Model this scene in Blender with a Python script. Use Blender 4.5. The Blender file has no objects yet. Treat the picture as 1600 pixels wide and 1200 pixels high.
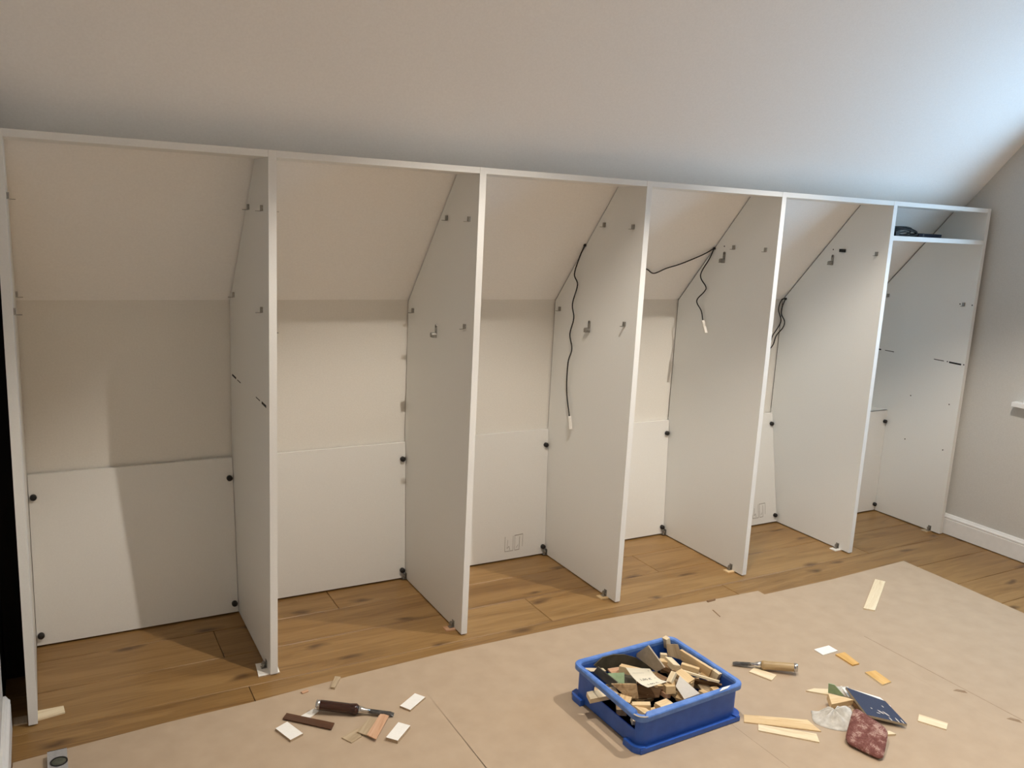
import bpy, bmesh, math, random
from mathutils import Vector, Matrix, Euler
random.seed(7)
SC = bpy.context.scene
COL = SC.collection

# ------------------------------------------------------------------ camera
cam = bpy.data.cameras.new('camera'); cam_o = bpy.data.objects.new('camera', cam); COL.objects.link(cam_o)
cam.sensor_width = 36.0; cam.lens = 1337.78 / 1600 * 36.0; cam.clip_start = 0.02
_rt = Vector((0.874599, -0.482326, 0.049385)); _up = Vector((0.04915, 0.18953, 0.980644)); _fw = Vector((0.48235, 0.855243, -0.189468))
_m = Matrix((( _rt.x, _up.x, -_fw.x), (_rt.y, _up.y, -_fw.y), (_rt.z, _up.z, -_fw.z))).to_4x4()
_m.translation = Vector((0.0738, -2.4975, 1.4502))
cam_o.matrix_world = _m
SC.camera = cam_o
# ------------------------------------------------------------------ sky seen and felt through the windows
W = bpy.data.worlds.new('sky'); SC.world = W; W.use_nodes = True
_bg = W.node_tree.nodes['Background']; _bg.inputs[0].default_value = (0.47, 0.73, 1.0, 1); _bg.inputs[1].default_value = 6.2
def portal(loc, rot, sx, sy):
    l = bpy.data.lights.new('window_portal', 'AREA'); l.shape = 'RECTANGLE'; l.size = sx; l.size_y = sy
    l.cycles.is_portal = True
    o = bpy.data.objects.new('window_portal', l); COL.objects.link(o); o.location = loc; o.rotation_euler = rot
    return o
WIN_Y0, WIN_Y1, WIN_Z0, WIN_Z1 = -1.50, -0.335, 0.74, 2.05
portal((4.16, (WIN_Y0+WIN_Y1)/2, (WIN_Z0+WIN_Z1)/2), (0, math.radians(90), 0), WIN_Z1-WIN_Z0, WIN_Y1-WIN_Y0)
# ------------------------------------------------------------------ ceiling downlights; the rear ones are unseen, added as fill (the fittings are built below)
CEIL_Z = 2.50
SPOTS = [(1.31, -0.93, 20), (2.62, -0.93, 25), (0.05, -2.6, 3), (1.31, -2.9, 3), (0.3, -3.7, 29), (2.0, -3.7, 29)]
def spot(x, y, w):
    l = bpy.data.lights.new('downlight_lamp', 'SPOT'); l.energy = w * 4.2; l.color = (1.0, 0.91, 0.80)
    l.spot_size = math.radians(101); l.spot_blend = 0.36; l.shadow_soft_size = 0.013
    o = bpy.data.objects.new('downlight_lamp', l); COL.objects.link(o); o.location = (x, y, CEIL_Z - 0.03)
    return o
for _s in SPOTS: spot(*_s)
# ------------------------------------------------------------------ exposure
SC.view_settings.view_transform = 'Standard'; SC.view_settings.look = 'None'
SC.view_settings.gamma = 1.0; SC.view_settings.use_curve_mapping = False
SC.view_settings.exposure = 0.26
SC.cycles.use_denoising = True
SC.cycles.max_bounces = 10; SC.cycles.diffuse_bounces = 7; SC.cycles.transparent_max_bounces = 12
# ------------------------------------------------------------------ measured positions (metres)
FLAT = {'whiteA': [(0.606, -0.3), (0.644, -0.281), (0.669, -0.355), (0.63, -0.371)], 'brown': [(0.654, -0.235), (0.764, -0.34), (0.747, -0.366), (0.637, -0.258)], 'wsmall': [(0.691, -0.265), (0.731, -0.245), (0.735, -0.263), (0.704, -0.28)], 'tangrey': [(0.762, -0.412), (0.816, -0.386), (0.814, -0.429), (0.779, -0.446)], 'tan': [(0.807, -0.409), (0.866, -0.353), (0.881, -0.374), (0.826, -0.435)], 'red': [(0.826, -0.438), (0.899, -0.353), (0.915, -0.377), (0.842, -0.469)], 'whiteB': [(0.965, -0.336), (1.032, -0.291), (1.053, -0.323), (0.985, -0.369)], 'whiteC': [(0.87, -0.472), (0.928, -0.418), (0.953, -0.448), (0.894, -0.5)], 'splint': [(0.81, -0.154), (0.841, -0.099), (0.856, -0.11), (0.82, -0.163)], 'striptop': [(3.171, -0.263), (3.192, -0.299), (2.906, -0.473), (2.878, -0.441)], 'whiterect': [(2.426, -0.598), (2.5, -0.599), (2.499, -0.64), (2.424, -0.64)], 'or1': [(2.467, -0.657), (2.51, -0.66), (2.492, -0.737), (2.461, -0.735)], 'or2': [(2.461, -0.786), (2.504, -0.793), (2.49, -0.866), (2.447, -0.866)], 'wstrip': [(2.406, -1.031), (2.445, -1.102), (2.41, -1.121), (2.37, -1.053)], 'underch': [(2.134, -0.604), (2.166, -0.673), (2.125, -0.691), (2.096, -0.618)], 'longA': [(1.896, -0.802), (2.056, -0.905), (2.047, -0.966), (1.868, -0.832)], 'longB': [(1.899, -0.859), (2.023, -0.969), (1.998, -1.003), (1.876, -0.883)], 'stick': [(2.235, -1.056), (2.239, -1.074), (2.216, -1.086), (2.213, -1.069)], 'wedge': [(2.182, -0.784), (2.217, -0.786), (2.257, -0.808), (2.23, -0.832)], 'dark1': [(2.338, -0.135), (2.384, -0.135), (2.376, -0.144), (2.335, -0.146)], 'shim0': [(0.015, 0.071), (0.088, 0.07), (0.091, 0.033), (0.015, 0.022)], 'shim0b': [(-0.042, 0.062), (-0.007, 0.06), (-0.006, 0.011), (-0.04, 0.02)], 'shim1': [(0.636, 0.086), (0.7, 0.08), (0.694, 0.004), (0.628, 0.004)]}
CRATE_RIM = [[1.476, -0.492, 0.12], [1.872, -0.47, 0.12], [1.87, -0.818, 0.12], [1.465, -0.823, 0.12]]
CRATE_BASE = [[1.44, -0.54, 0.01], [1.472, -0.851, 0.01], [1.876, -0.819, 0.01]]
SLABS = {'semi': [[1.534, -0.515, 0.108], [1.566, -0.515, 0.128], [1.609, -0.515, 0.128], [1.653, -0.515, 0.118], [1.7, -0.515, 0.096], [1.748, -0.515, 0.062], [1.773, -0.515, 0.037], [1.723, -0.515, 0.042], [1.57, -0.515, 0.081]], 'tile': [[1.708, -0.493, 0.09], [1.71, -0.55, 0.15], [1.717, -0.631, 0.115], [1.711, -0.6, 0.085]], 'olive': [[1.505, -0.543, 0.1], [1.536, -0.542, 0.115], [1.539, -0.623, 0.1], [1.547, -0.593, 0.075]], 'green': [[1.54, -0.579, 0.11], [1.589, -0.597, 0.11], [1.578, -0.616, 0.085], [1.55, -0.603, 0.085]], 'greendk': [[1.587, -0.601, 0.105], [1.614, -0.616, 0.105], [1.613, -0.631, 0.085], [1.578, -0.616, 0.085]], 'paper': [[1.582, -0.61, 0.135], [1.64, -0.653, 0.14], [1.658, -0.719, 0.125], [1.593, -0.708, 0.115]], 'endgrain': [[1.519, -0.63, 0.105], [1.583, -0.668, 0.11], [1.581, -0.683, 0.075], [1.557, -0.67, 0.07]], 'brown': [[1.605, -0.644, 0.09], [1.656, -0.696, 0.095], [1.644, -0.702, 0.07], [1.589, -0.674, 0.068]], 'whiteface': [[1.71, -0.707, 0.13], [1.73, -0.781, 0.105], [1.691, -0.757, 0.085], [1.696, -0.713, 0.1]], 'ply': [[1.802, -0.531, 0.125], [1.842, -0.544, 0.125], [1.834, -0.579, 0.085], [1.815, -0.531, 0.085]], 'plankback': [[1.838, -0.557, 0.126], [1.838, -0.707, 0.134], [1.838, -0.696, 0.099], [1.838, -0.569, 0.095]], 'rightdark': [[1.782, -0.679, 0.095], [1.852, -0.757, 0.09], [1.85, -0.718, 0.06], [1.803, -0.68, 0.06]], 'smallright': [[1.842, -0.705, 0.136], [1.842, -0.737, 0.136], [1.842, -0.726, 0.106], [1.842, -0.696, 0.105]], 'pinkstrip': [[1.492, -0.521, 0.115], [1.55, -0.54, 0.11], [1.556, -0.551, 0.105], [1.509, -0.534, 0.105]], 'rustboard': [[1.572, -0.535, 0.095], [1.622, -0.543, 0.095], [1.624, -0.571, 0.09], [1.571, -0.562, 0.09]]}
STICKS = {'stick1': (([1.6, -0.561, 0.115], [1.649, -0.636, 0.12]), 0.022, 0.022), 'post': (([1.829, -0.506, 0.135], [1.837, -0.507, 0.1]), 0.02, 0.016), 'upr': (([1.703, -0.689, 0.135], [1.676, -0.701, 0.115]), 0.016, 0.012), 'midblock': (([1.657, -0.707, 0.11], [1.685, -0.717, 0.11]), 0.024, 0.022), 'yel': (([1.6, -0.755, 0.085], [1.646, -0.75, 0.085]), 0.035, 0.02), 'blk1': (([1.54, -0.706, 0.08], [1.584, -0.735, 0.085]), 0.022, 0.016), 'blk2': (([1.547, -0.726, 0.07], [1.579, -0.732, 0.07]), 0.02, 0.014), 'blk3': (([1.572, -0.741, 0.07], [1.592, -0.749, 0.075]), 0.016, 0.016), 'long': (([1.761, -0.659, 0.112], [1.834, -0.75, 0.105]), 0.012, 0.006), 'm1': (([1.744, -0.571, 0.105], [1.767, -0.599, 0.11]), 0.024, 0.014), 'm2': (([1.774, -0.579, 0.112], [1.758, -0.64, 0.118]), 0.024, 0.018), 'm3': (([1.791, -0.624, 0.11], [1.827, -0.667, 0.105]), 0.022, 0.018), 'm4': (([1.749, -0.594, 0.1], [1.769, -0.651, 0.1]), 0.03, 0.012), 'm5': (([1.745, -0.662, 0.115], [1.755, -0.714, 0.105]), 0.03, 0.014), 'm6': (([1.779, -0.534, 0.1], [1.797, -0.546, 0.1]), 0.022, 0.018), 'm7': (([1.771, -0.739, 0.085], [1.777, -0.762, 0.085]), 0.022, 0.018), 'm8': (([1.807, -0.749, 0.085], [1.83, -0.752, 0.085]), 0.02, 0.02), 'm9': (([1.693, -0.616, 0.09], [1.704, -0.656, 0.09]), 0.022, 0.01), 'm10': (([1.753, -0.697, 0.1], [1.76, -0.714, 0.1]), 0.02, 0.02), 'm11': (([1.839, -0.666, 0.09], [1.862, -0.717, 0.085]), 0.03, 0.008), 'hand': (([1.448, -0.616, 0.078], [1.536, -0.634, 0.085]), 0.03, 0.017)}
CHIS1 = [[0.734, -0.258, 0.018], [0.934, -0.37, 0.018]]
CHIS2 = [[2.237, -0.695, 0.018], [2.079, -0.557, 0.018]]
BLUE = [[2.268, -0.863, 0.038], [2.331, -0.964, 0.036], [2.302, -1.064, 0.016], [2.221, -0.985, 0.03]]
PAD = [[2.2, -0.951, 0.042], [2.201, -1.076, 0.036], [2.087, -1.148, 0.014], [2.057, -1.039, 0.016]]
CLOTH = [[2.104, -0.876, 0.02], [2.15, -0.911, 0.03], [2.195, -0.922, 0.04], [2.187, -0.957, 0.04], [2.121, -0.996, 0.012], [2.066, -0.931, 0.012]]
GREEN = [[2.238, -0.821, 0.04], [2.244, -0.84, 0.04], [2.27, -0.863, 0.01], [2.232, -0.829, 0.01]]
WHITEBACK = [[2.259, -0.831, 0.03], [2.295, -0.852, 0.03], [2.281, -0.89, 0.012], [2.265, -0.867, 0.012]]
YBLOCK = [[2.185, -0.866, 0.04], [2.223, -0.903, 0.04], [2.238, -0.92, 0.035], [2.163, -0.901, 0.03]]
LEVEL = [[0.041, -0.183, 0.022], [0.087, -0.183, 0.022], [0.051, -0.255, 0.022], [0.089, -0.249, 0.022]]
CAB3 = [(0.367, 1.361), (0.38, 1.318), (0.404, 1.245), (0.395, 1.202), (0.414, 1.123), (0.388, 1.068), (0.428, 0.998), (0.397, 0.941), (0.41, 0.881), (0.425, 0.762), (0.384, 0.662)]
CON3 = [(0.388, 0.648), (0.359, 0.614)]
CAB4 = [(0.357, 1.367), (0.371, 1.32), (0.411, 1.247), (0.383, 1.199), (0.384, 1.177), (0.42, 1.134), (0.398, 1.091), (0.375, 1.051)]
CON4 = [(0.366, 1.046), (0.344, 1.001)]
CABS = [[2.663, 0.366, 1.367], [2.616, 0.379, 1.351], [2.567, 0.402, 1.324], [2.516, 0.423, 1.3], [2.46, 0.439, 1.281], [2.41, 0.46, 1.257], [2.354, 0.443, 1.276]]
EDGE = [[0.128, -0.151], [0.34, -0.136], [0.571, -0.13], [0.895, -0.105], [1.236, -0.09], [1.749, -0.094], [2.328, -0.132], [2.616, -0.144]]
EDGE3 = [[2.608, -0.18], [2.996, -0.185], [3.493, -0.164], [3.486, -0.446], [3.469, -0.733]]
SIDE_STICK = [[2.237, -1.055], [2.241, -1.073], [2.218, -1.084], [2.212, -1.052]]
# ================================================================== helpers
def tag(o, label=None, cat=None, group=None, kind=None):
    if label: o['label'] = label
    if cat: o['category'] = cat
    if group: o['group'] = group
    if kind: o['kind'] = kind
    return o
def empty(name, loc=(0, 0, 0), rz=0.0):
    o = bpy.data.objects.new(name, None); COL.objects.link(o); o.location = loc; o.rotation_euler = (0, 0, rz)
    o.empty_display_size = 0.05
    return o
def obj(name, bm, mat, parent=None, smooth=False, loc=None):
    bmesh.ops.recalc_face_normals(bm, faces=bm.faces[:])
    me = bpy.data.meshes.new(name); bm.to_mesh(me); bm.free()
    if smooth:
        for p in me.polygons: p.use_smooth = True
    me.materials.append(mat)
    o = bpy.data.objects.new(name, me); COL.objects.link(o)
    if parent: o.parent = parent
    if loc: o.location = loc
    return o
def NB(): return bmesh.new()
def box(bm, x0, x1, y0, y1, z0, z1, mat=None):
    v = [bm.verts.new(p) for p in ((x0,y0,z0),(x1,y0,z0),(x1,y1,z0),(x0,y1,z0),(x0,y0,z1),(x1,y0,z1),(x1,y1,z1),(x0,y1,z1))]
    if mat is not None:
        for a in v: a.co = mat @ a.co
    for f in ((0,3,2,1),(4,5,6,7),(0,1,5,4),(1,2,6,5),(2,3,7,6),(3,0,4,7)): bm.faces.new([v[i] for i in f])
    return bm
def bev(bm, w, seg=1, ang=30):
    es = [e for e in bm.edges if len(e.link_faces) == 2 and e.calc_face_angle(0) > math.radians(ang)]
    bmesh.ops.bevel(bm, geom=es, offset=w, segments=seg, affect='EDGES', clamp_overlap=True)
    return bm
def prism(bm, pts, vec):
    """polygon of 3D points extruded by a vector"""
    vec = Vector(vec)
    a = [bm.verts.new(Vector(p)) for p in pts]; b = [bm.verts.new(Vector(p) + vec) for p in pts]
    bm.faces.new(a); bm.faces.new(b[::-1])
    n = len(pts)
    for i in range(n): bm.faces.new((a[i], a[(i+1) % n], b[(i+1) % n], b[i]))
    return bm
def cyl(bm, p0, p1, r0, r1=None, n=14):
    p0, p1 = Vector(p0), Vector(p1); d = (p1 - p0).normalized(); r1 = r0 if r1 is None else r1
    a = d.orthogonal().normalized(); b = d.cross(a)
    A = [bm.verts.new(p0 + (a*math.cos(2*math.pi*i/n) + b*math.sin(2*math.pi*i/n))*r0) for i in range(n)]
    B = [bm.verts.new(p1 + (a*math.cos(2*math.pi*i/n) + b*math.sin(2*math.pi*i/n))*r1) for i in range(n)]
    bm.faces.new(A[::-1]); bm.faces.new(B)
    for i in range(n): bm.faces.new((A[i], A[(i+1) % n], B[(i+1) % n], B[i]))
    return bm
def lathe(bm, prof, n=20):
    """profile of (x along axis, radius) revolved about local X"""
    rings = [[bm.verts.new((x, r*math.cos(2*math.pi*i/n), r*math.sin(2*math.pi*i/n))) for i in range(n)] for x, r in prof]
    for A, B in zip(rings, rings[1:]):
        for i in range(n): bm.faces.new((A[i], A[(i+1) % n], B[(i+1) % n], B[i]))
    bm.faces.new(rings[0][::-1]); bm.faces.new(rings[-1])
    return bm
def smooth_path(pts, k=6):
    P = [Vector(p) for p in pts]; P = [2*P[0]-P[1]] + P + [2*P[-1]-P[-2]]; out = []
    for i in range(1, len(P)-2):
        for j in range(k):
            t = j/k; a, b, c, d = P[i-1], P[i], P[i+1], P[i+2]
            out.append(0.5*((2*b) + (c-a)*t + (2*a-5*b+4*c-d)*t*t + (3*b-a-3*c+d)*t**3))
    return out + [P[-2]]
def tube(bm, pts, r, n=7, k=6):
    Q = smooth_path(pts, k); rings = []; prev = None
    for i, q in enumerate(Q):
        d = (Q[min(i+1, len(Q)-1)] - Q[max(i-1, 0)]).normalized()
        a = d.orthogonal().normalized() if prev is None else (prev - d*prev.dot(d)).normalized()
        prev = a; b = d.cross(a)
        rings.append([bm.verts.new(q + (a*math.cos(2*math.pi*j/n) + b*math.sin(2*math.pi*j/n))*r) for j in range(n)])
    for A, B in zip(rings, rings[1:]):
        for j in range(n): bm.faces.new((A[j], A[(j+1) % n], B[(j+1) % n], B[j]))
    bm.faces.new(rings[0][::-1]); bm.faces.new(rings[-1])
    return bm

# ================================================================== materials
def new_mat(name, rough=0.6, metal=0.0, spec=0.5):
    m = bpy.data.materials.new(name); m.use_nodes = True; nt = m.node_tree
    b = nt.nodes['Principled BSDF']; b.inputs['Roughness'].default_value = rough; b.inputs['Metallic'].default_value = metal
    b.inputs['Specular IOR Level'].default_value = spec
    return m, nt, b
def nd(nt, t, **kw):
    n = nt.nodes.new(t)
    for k, v in kw.items():
        if k in n.inputs: n.inputs[k].default_value = v
        else: setattr(n, k, v)
    return n
def ramp(nt, fac, stops):
    r = nt.nodes.new('ShaderNodeValToRGB'); e = r.color_ramp.elements
    while len(e) < len(stops): e.new(0.5)
    for el, (p, c) in zip(e, stops): el.position = p; el.color = (*c, 1)
    nt.links.new(fac, r.inputs[0]); return r.outputs[0]
def bump(nt, b, h, s, d=0.001):
    n = nd(nt, 'ShaderNodeBump', Strength=s, Distance=d); nt.links.new(h, n.inputs['Height']); nt.links.new(n.outputs[0], b.inputs['Normal'])
def speckle(name, c0, c1, scale=60, rough=0.6, spec=0.5, metal=0.0, bs=0.1, bd=0.0006, detail=3, stretch=(1, 1, 1), lo=0.35, hi=0.65):
    m, nt, b = new_mat(name, rough, metal, spec)
    tc = nd(nt, 'ShaderNodeTexCoord'); mp = nd(nt, 'ShaderNodeMapping'); mp.inputs['Scale'].default_value = stretch
    nt.links.new(tc.outputs['Object'], mp.inputs['Vector'])
    n = nd(nt, 'ShaderNodeTexNoise', Scale=scale, Detail=detail); nt.links.new(mp.outputs[0], n.inputs['Vector'])
    c = ramp(nt, n.outputs['Fac'], [(lo, c0), (hi, c1)]); nt.links.new(c, b.inputs['Base Color'])
    if bs: bump(nt, b, n.outputs['Fac'], bs, bd)
    return m
def wood(name, dark, mid, light, axis=0, scale=1.0, rough=0.5, knots=True, spec=0.4, var=0.35):
    """long grained wood; grain runs along the given local axis, each object takes another stretch of it"""
    m, nt, b = new_mat(name, rough, 0, spec); L = nt.links.new
    tc = nd(nt, 'ShaderNodeTexCoord'); oi = nd(nt, 'ShaderNodeObjectInfo')
    off = nd(nt, 'ShaderNodeVectorMath', operation='SCALE'); off.inputs[0].default_value = (37, 91, 53); L(oi.outputs['Random'], off.inputs['Scale'])
    add = nd(nt, 'ShaderNodeVectorMath', operation='ADD'); L(tc.outputs['Object'], add.inputs[0]); L(off.outputs[0], add.inputs[1])
    st = [14 * scale] * 3; st[axis] = 1.3 * scale
    mp = nd(nt, 'ShaderNodeMapping'); mp.inputs['Scale'].default_value = st; L(add.outputs[0], mp.inputs['Vector'])
    n1 = nd(nt, 'ShaderNodeTexNoise', Scale=1.0, Detail=5, Distortion=0.9, Roughness=0.55); L(mp.outputs[0], n1.inputs['Vector'])
    st2 = [120 * scale] * 3; st2[axis] = 4 * scale
    mp2 = nd(nt, 'ShaderNodeMapping'); mp2.inputs['Scale'].default_value = st2; L(add.outputs[0], mp2.inputs['Vector'])
    n2 = nd(nt, 'ShaderNodeTexNoise', Scale=1.0, Detail=3, Distortion=0.3); L(mp2.outputs[0], n2.inputs['Vector'])
    # growth-ring bands that bend with the coarse noise
    rg = nd(nt, 'ShaderNodeMath', operation='MULTIPLY'); L(n1.outputs['Fac'], rg.inputs[0]); rg.inputs[1].default_value = 46
    sn = nd(nt, 'ShaderNodeMath', operation='SINE'); L(rg.outputs[0], sn.inputs[0])
    mix = nd(nt, 'ShaderNodeMath', operation='MULTIPLY_ADD'); L(sn.outputs[0], mix.inputs[0]); mix.inputs[1].default_value = 0.05; L(n1.outputs['Fac'], mix.inputs[2])
    mix2 = nd(nt, 'ShaderNodeMath', operation='MULTIPLY_ADD'); L(n2.outputs['Fac'], mix2.inputs[0]); mix2.inputs[1].default_value = 0.38; L(mix.outputs[0], mix2.inputs[2])
    vr = nd(nt, 'ShaderNodeMath', operation='MULTIPLY_ADD'); L(oi.outputs['Random'], vr.inputs[0]); vr.inputs[1].default_value = var * 0.5; L(mix2.outputs[0], vr.inputs[2])
    c = ramp(nt, vr.outputs[0], [(0.48, dark), (0.72, mid), (1.0, light)])
    if knots:
        st3 = [7.0] * 3; st3[axis] = 3.0
        mp3 = nd(nt, 'ShaderNodeMapping'); mp3.inputs['Scale'].default_value = st3; L(add.outputs[0], mp3.inputs['Vector'])
        nn = nd(nt, 'ShaderNodeTexNoise', Scale=2.5, Detail=2); L(mp3.outputs[0], nn.inputs['Vector'])
        dv = nd(nt, 'ShaderNodeVectorMath', operation='MULTIPLY_ADD'); L(nn.outputs['Color'], dv.inputs[0]); dv.inputs[1].default_value = (0.35,)*3; L(mp3.outputs[0], dv.inputs[2])
        vo = nd(nt, 'ShaderNodeTexVoronoi', Scale=1.0); vo.voronoi_dimensions = '2D'; L(dv.outputs[0], vo.inputs['Vector'])
        kf = nd(nt, 'ShaderNodeMapRange'); kf.inputs['From Min'].default_value = 0.02; kf.inputs['From Max'].default_value = 0.15
        kf.inputs['To Min'].default_value = 0.9; kf.inputs['To Max'].default_value = 0.0; L(vo.outputs['Distance'], kf.inputs['Value'])
        # only some cells carry a knot
        sel = nd(nt, 'ShaderNodeMath', operation='GREATER_THAN'); L(vo.outputs['Color'], sel.inputs[0]); sel.inputs[1].default_value = 0.52
        km = nd(nt, 'ShaderNodeMath', operation='MULTIPLY'); L(kf.outputs[0], km.inputs[0]); L(sel.outputs[0], km.inputs[1])
        mx = nd(nt, 'ShaderNodeMix', data_type='RGBA'); L(km.outputs[0], mx.inputs['Factor']); L(c, mx.inputs['A'])
        mx.inputs['B'].default_value = (dark[0]*0.42, dark[1]*0.36, dark[2]*0.32, 1); c = mx.outputs['Result']
    L(c, b.inputs['Base Color']); bump(nt, b, n2.outputs['Fac'], 0.12, 0.0006)
    return m

M = {}
M['wall'] = speckle('wall_paint', (0.75, 0.73, 0.68), (0.78, 0.76, 0.71), 180, 0.85, 0.25, bs=0.12, bd=0.0004)
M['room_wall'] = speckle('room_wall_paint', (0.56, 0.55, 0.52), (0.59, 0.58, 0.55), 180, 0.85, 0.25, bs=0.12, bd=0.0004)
M['ceiling'] = speckle('ceiling_paint', (0.88, 0.87, 0.85), (0.91, 0.90, 0.88), 150, 0.8, 0.3, bs=0.12, bd=0.0004)
M['trim'] = speckle('trim_gloss_paint', (0.80, 0.80, 0.79), (0.83, 0.83, 0.82), 40, 0.38, 0.5, bs=0.03)
M['panel'] = speckle('white_melamine', (0.77, 0.77, 0.745), (0.79, 0.79, 0.765), 220, 0.42, 0.42, bs=0.05, bd=0.0002)
M['edge'] = M['panel']
M['gap_shade'] = wood('left_gap_shade', (0.006, 0.003, 0.003), (0.010, 0.005, 0.004), (0.016, 0.008, 0.006), 2, 1, 0.7, False)  # near-black colour holds the shade of the gap left of the wardrobe
M['oak'] = wood('oiled_oak', (0.190, 0.098, 0.030), (0.265, 0.148, 0.050), (0.345, 0.205, 0.078), 0, 1.25, 0.36, True, 0.45, 0.32)
M['gap'] = speckle('dark_floor_joint', (0.05, 0.03, 0.015), (0.07, 0.04, 0.02), 30, 0.9, 0.2, bs=0)
M['board'] = speckle('brown_floor_card', (0.435, 0.335, 0.238), (0.48, 0.375, 0.27), 14, 0.8, 0.2, bs=0.06, bd=0.0004, detail=8, lo=0.25, hi=0.75)
M['boardedge'] = speckle('brown_card_torn', (0.30, 0.22, 0.15), (0.36, 0.27, 0.19), 60, 0.9, 0.1)
M['joint_shade'] = speckle('panel_joint_shade', (0.050, 0.040, 0.028), (0.080, 0.066, 0.048), 200, 0.9, 0.1, bs=0)  # shadow of the open panel joints, put into a dark colour
M['steel'] = speckle('zinc_steel', (0.30, 0.29, 0.27), (0.40, 0.39, 0.36), 200, 0.42, 0.5, 0.85, bs=0.05)
M['bright_steel'] = speckle('polished_steel', (0.55, 0.54, 0.52), (0.66, 0.65, 0.63), 150, 0.25, 0.5, 0.95, bs=0.04)
M['blade'] = speckle('chisel_blade_steel', (0.10, 0.10, 0.10), (0.20, 0.195, 0.19), 60, 0.35, 0.5, 0.8, bs=0.05)
M['black'] = speckle('black_plastic', (0.010, 0.009, 0.009), (0.016, 0.014, 0.014), 120, 0.45, 0.4, bs=0.03)
M['adapter'] = speckle('black_blue_plastic', (0.006, 0.008, 0.016), (0.010, 0.012, 0.022), 120, 0.75, 0.2, bs=0.03)
M['cable'] = speckle('black_cable_sheath', (0.008, 0.008, 0.008), (0.014, 0.013, 0.013), 90, 0.55, 0.4, bs=0)
M['clear'] = speckle('milky_connector_plastic', (0.68, 0.66, 0.60), (0.76, 0.74, 0.69), 90, 0.35, 0.5, bs=0)
M['marker'] = speckle('black_marker_ink', (0.012, 0.011, 0.010), (0.02, 0.018, 0.016), 300, 0.7, 0.3, bs=0)
M['marker_thin'] = speckle('faded_marker_ink', (0.06, 0.052, 0.045), (0.09, 0.08, 0.07), 300, 0.7, 0.3, bs=0)
M['pencil'] = speckle('soft_pencil', (0.36, 0.345, 0.32), (0.46, 0.44, 0.41), 500, 0.8, 0.2, bs=0)
M['blue'] = speckle('blue_crate_plastic', (0.024, 0.100, 0.44), (0.032, 0.120, 0.50), 26, 0.42, 0.5, bs=0.04, detail=6)
M['blue_worn'] = speckle('scuffed_blue_rim_plastic', (0.075, 0.19, 0.56), (0.13, 0.27, 0.68), 40, 0.45, 0.5, bs=0.05, detail=6)
M['whitechip'] = speckle('white_coated_chip', (0.88, 0.87, 0.82), (0.91, 0.90, 0.86), 120, 0.45, 0.4, bs=0.03)
M['chipcore'] = speckle('chipboard_core', (0.34, 0.25, 0.16), (0.52, 0.40, 0.27), 400, 0.9, 0.1, bs=0.2)
M['brownstrip'] = wood('brown_stained_strip', (0.055, 0.022, 0.010), (0.085, 0.036, 0.017), (0.115, 0.052, 0.026), 0, 3, 0.5, False)
M['pine'] = wood('pale_pine', (0.52, 0.35, 0.17), (0.69, 0.50, 0.27), (0.80, 0.63, 0.39), 0, 3, 0.6, False, 0.3)
M['pine2'] = wood('whitish_pine', (0.62, 0.49, 0.30), (0.77, 0.64, 0.43), (0.85, 0.75, 0.55), 0, 3, 0.6, False, 0.3)
M['greytan'] = wood('weathered_ply', (0.34, 0.255, 0.16), (0.43, 0.335, 0.22), (0.52, 0.415, 0.285), 0, 3, 0.7, False, 0.2)
M['pinkwood'] = wood('reddish_veneer', (0.44, 0.235, 0.135), (0.56, 0.33, 0.20), (0.64, 0.41, 0.27), 0, 3, 0.55, False, 0.3)
M['orange'] = wood('honey_wood', (0.56, 0.31, 0.085), (0.68, 0.41, 0.135), (0.76, 0.50, 0.20), 0, 3, 0.5, False, 0.3)
M['rough'] = wood('rough_end_grain', (0.24, 0.15, 0.075), (0.42, 0.285, 0.15), (0.56, 0.41, 0.24), 2, 4, 0.8, False, 0.2)
M['brownwood'] = wood('old_brown_wood', (0.12, 0.065, 0.03), (0.19, 0.11, 0.055), (0.27, 0.165, 0.09), 0, 3, 0.7, False, 0.2)
M['olive'] = speckle('dark_olive_plate', (0.060, 0.054, 0.036), (0.095, 0.085, 0.060), 30, 0.6, 0.4, bs=0.05)
M['green'] = speckle('pale_green_laminate', (0.27, 0.39, 0.22), (0.33, 0.45, 0.27), 60, 0.55, 0.4, bs=0.04)
M['tile'] = speckle('beige_fibreboard', (0.42, 0.36, 0.27), (0.48, 0.415, 0.32), 60, 0.7, 0.2, bs=0.05)
M['paper'] = speckle('cream_paper', (0.78, 0.74, 0.60), (0.82, 0.78, 0.65), 40, 0.75, 0.2, bs=0.02)
M['ink'] = speckle('grey_print', (0.10, 0.10, 0.11), (0.16, 0.16, 0.17), 300, 0.8, 0.1, bs=0)
M['cloth'] = speckle('grey_white_rag', (0.52, 0.50, 0.45), (0.66, 0.64, 0.59), 70, 0.9, 0.1, bs=0.4, bd=0.001)
M['navy'] = speckle('worn_navy_abrasive', (0.034, 0.046, 0.088), (0.050, 0.064, 0.115), 500, 0.75, 0.3, bs=0.3)
M['chips'] = speckle('pale_worn_patch', (0.52, 0.50, 0.47), (0.68, 0.66, 0.63), 300, 0.8, 0.2, bs=0)
M['darkhandle'] = wood('dark_varnished_handle', (0.020, 0.006, 0.004), (0.038, 0.012, 0.007), (0.065, 0.024, 0.014), 0, 4, 0.22, False, 0.6)
M['lighthandle'] = wood('ash_handle', (0.30, 0.20, 0.085), (0.42, 0.295, 0.145), (0.52, 0.385, 0.21), 0, 6, 0.4, False, 0.4)
M['alu'] = speckle('grey_anodised', (0.40, 0.40, 0.41), (0.46, 0.46, 0.47), 120, 0.45, 0.5, 0.3, bs=0.03)
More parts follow.
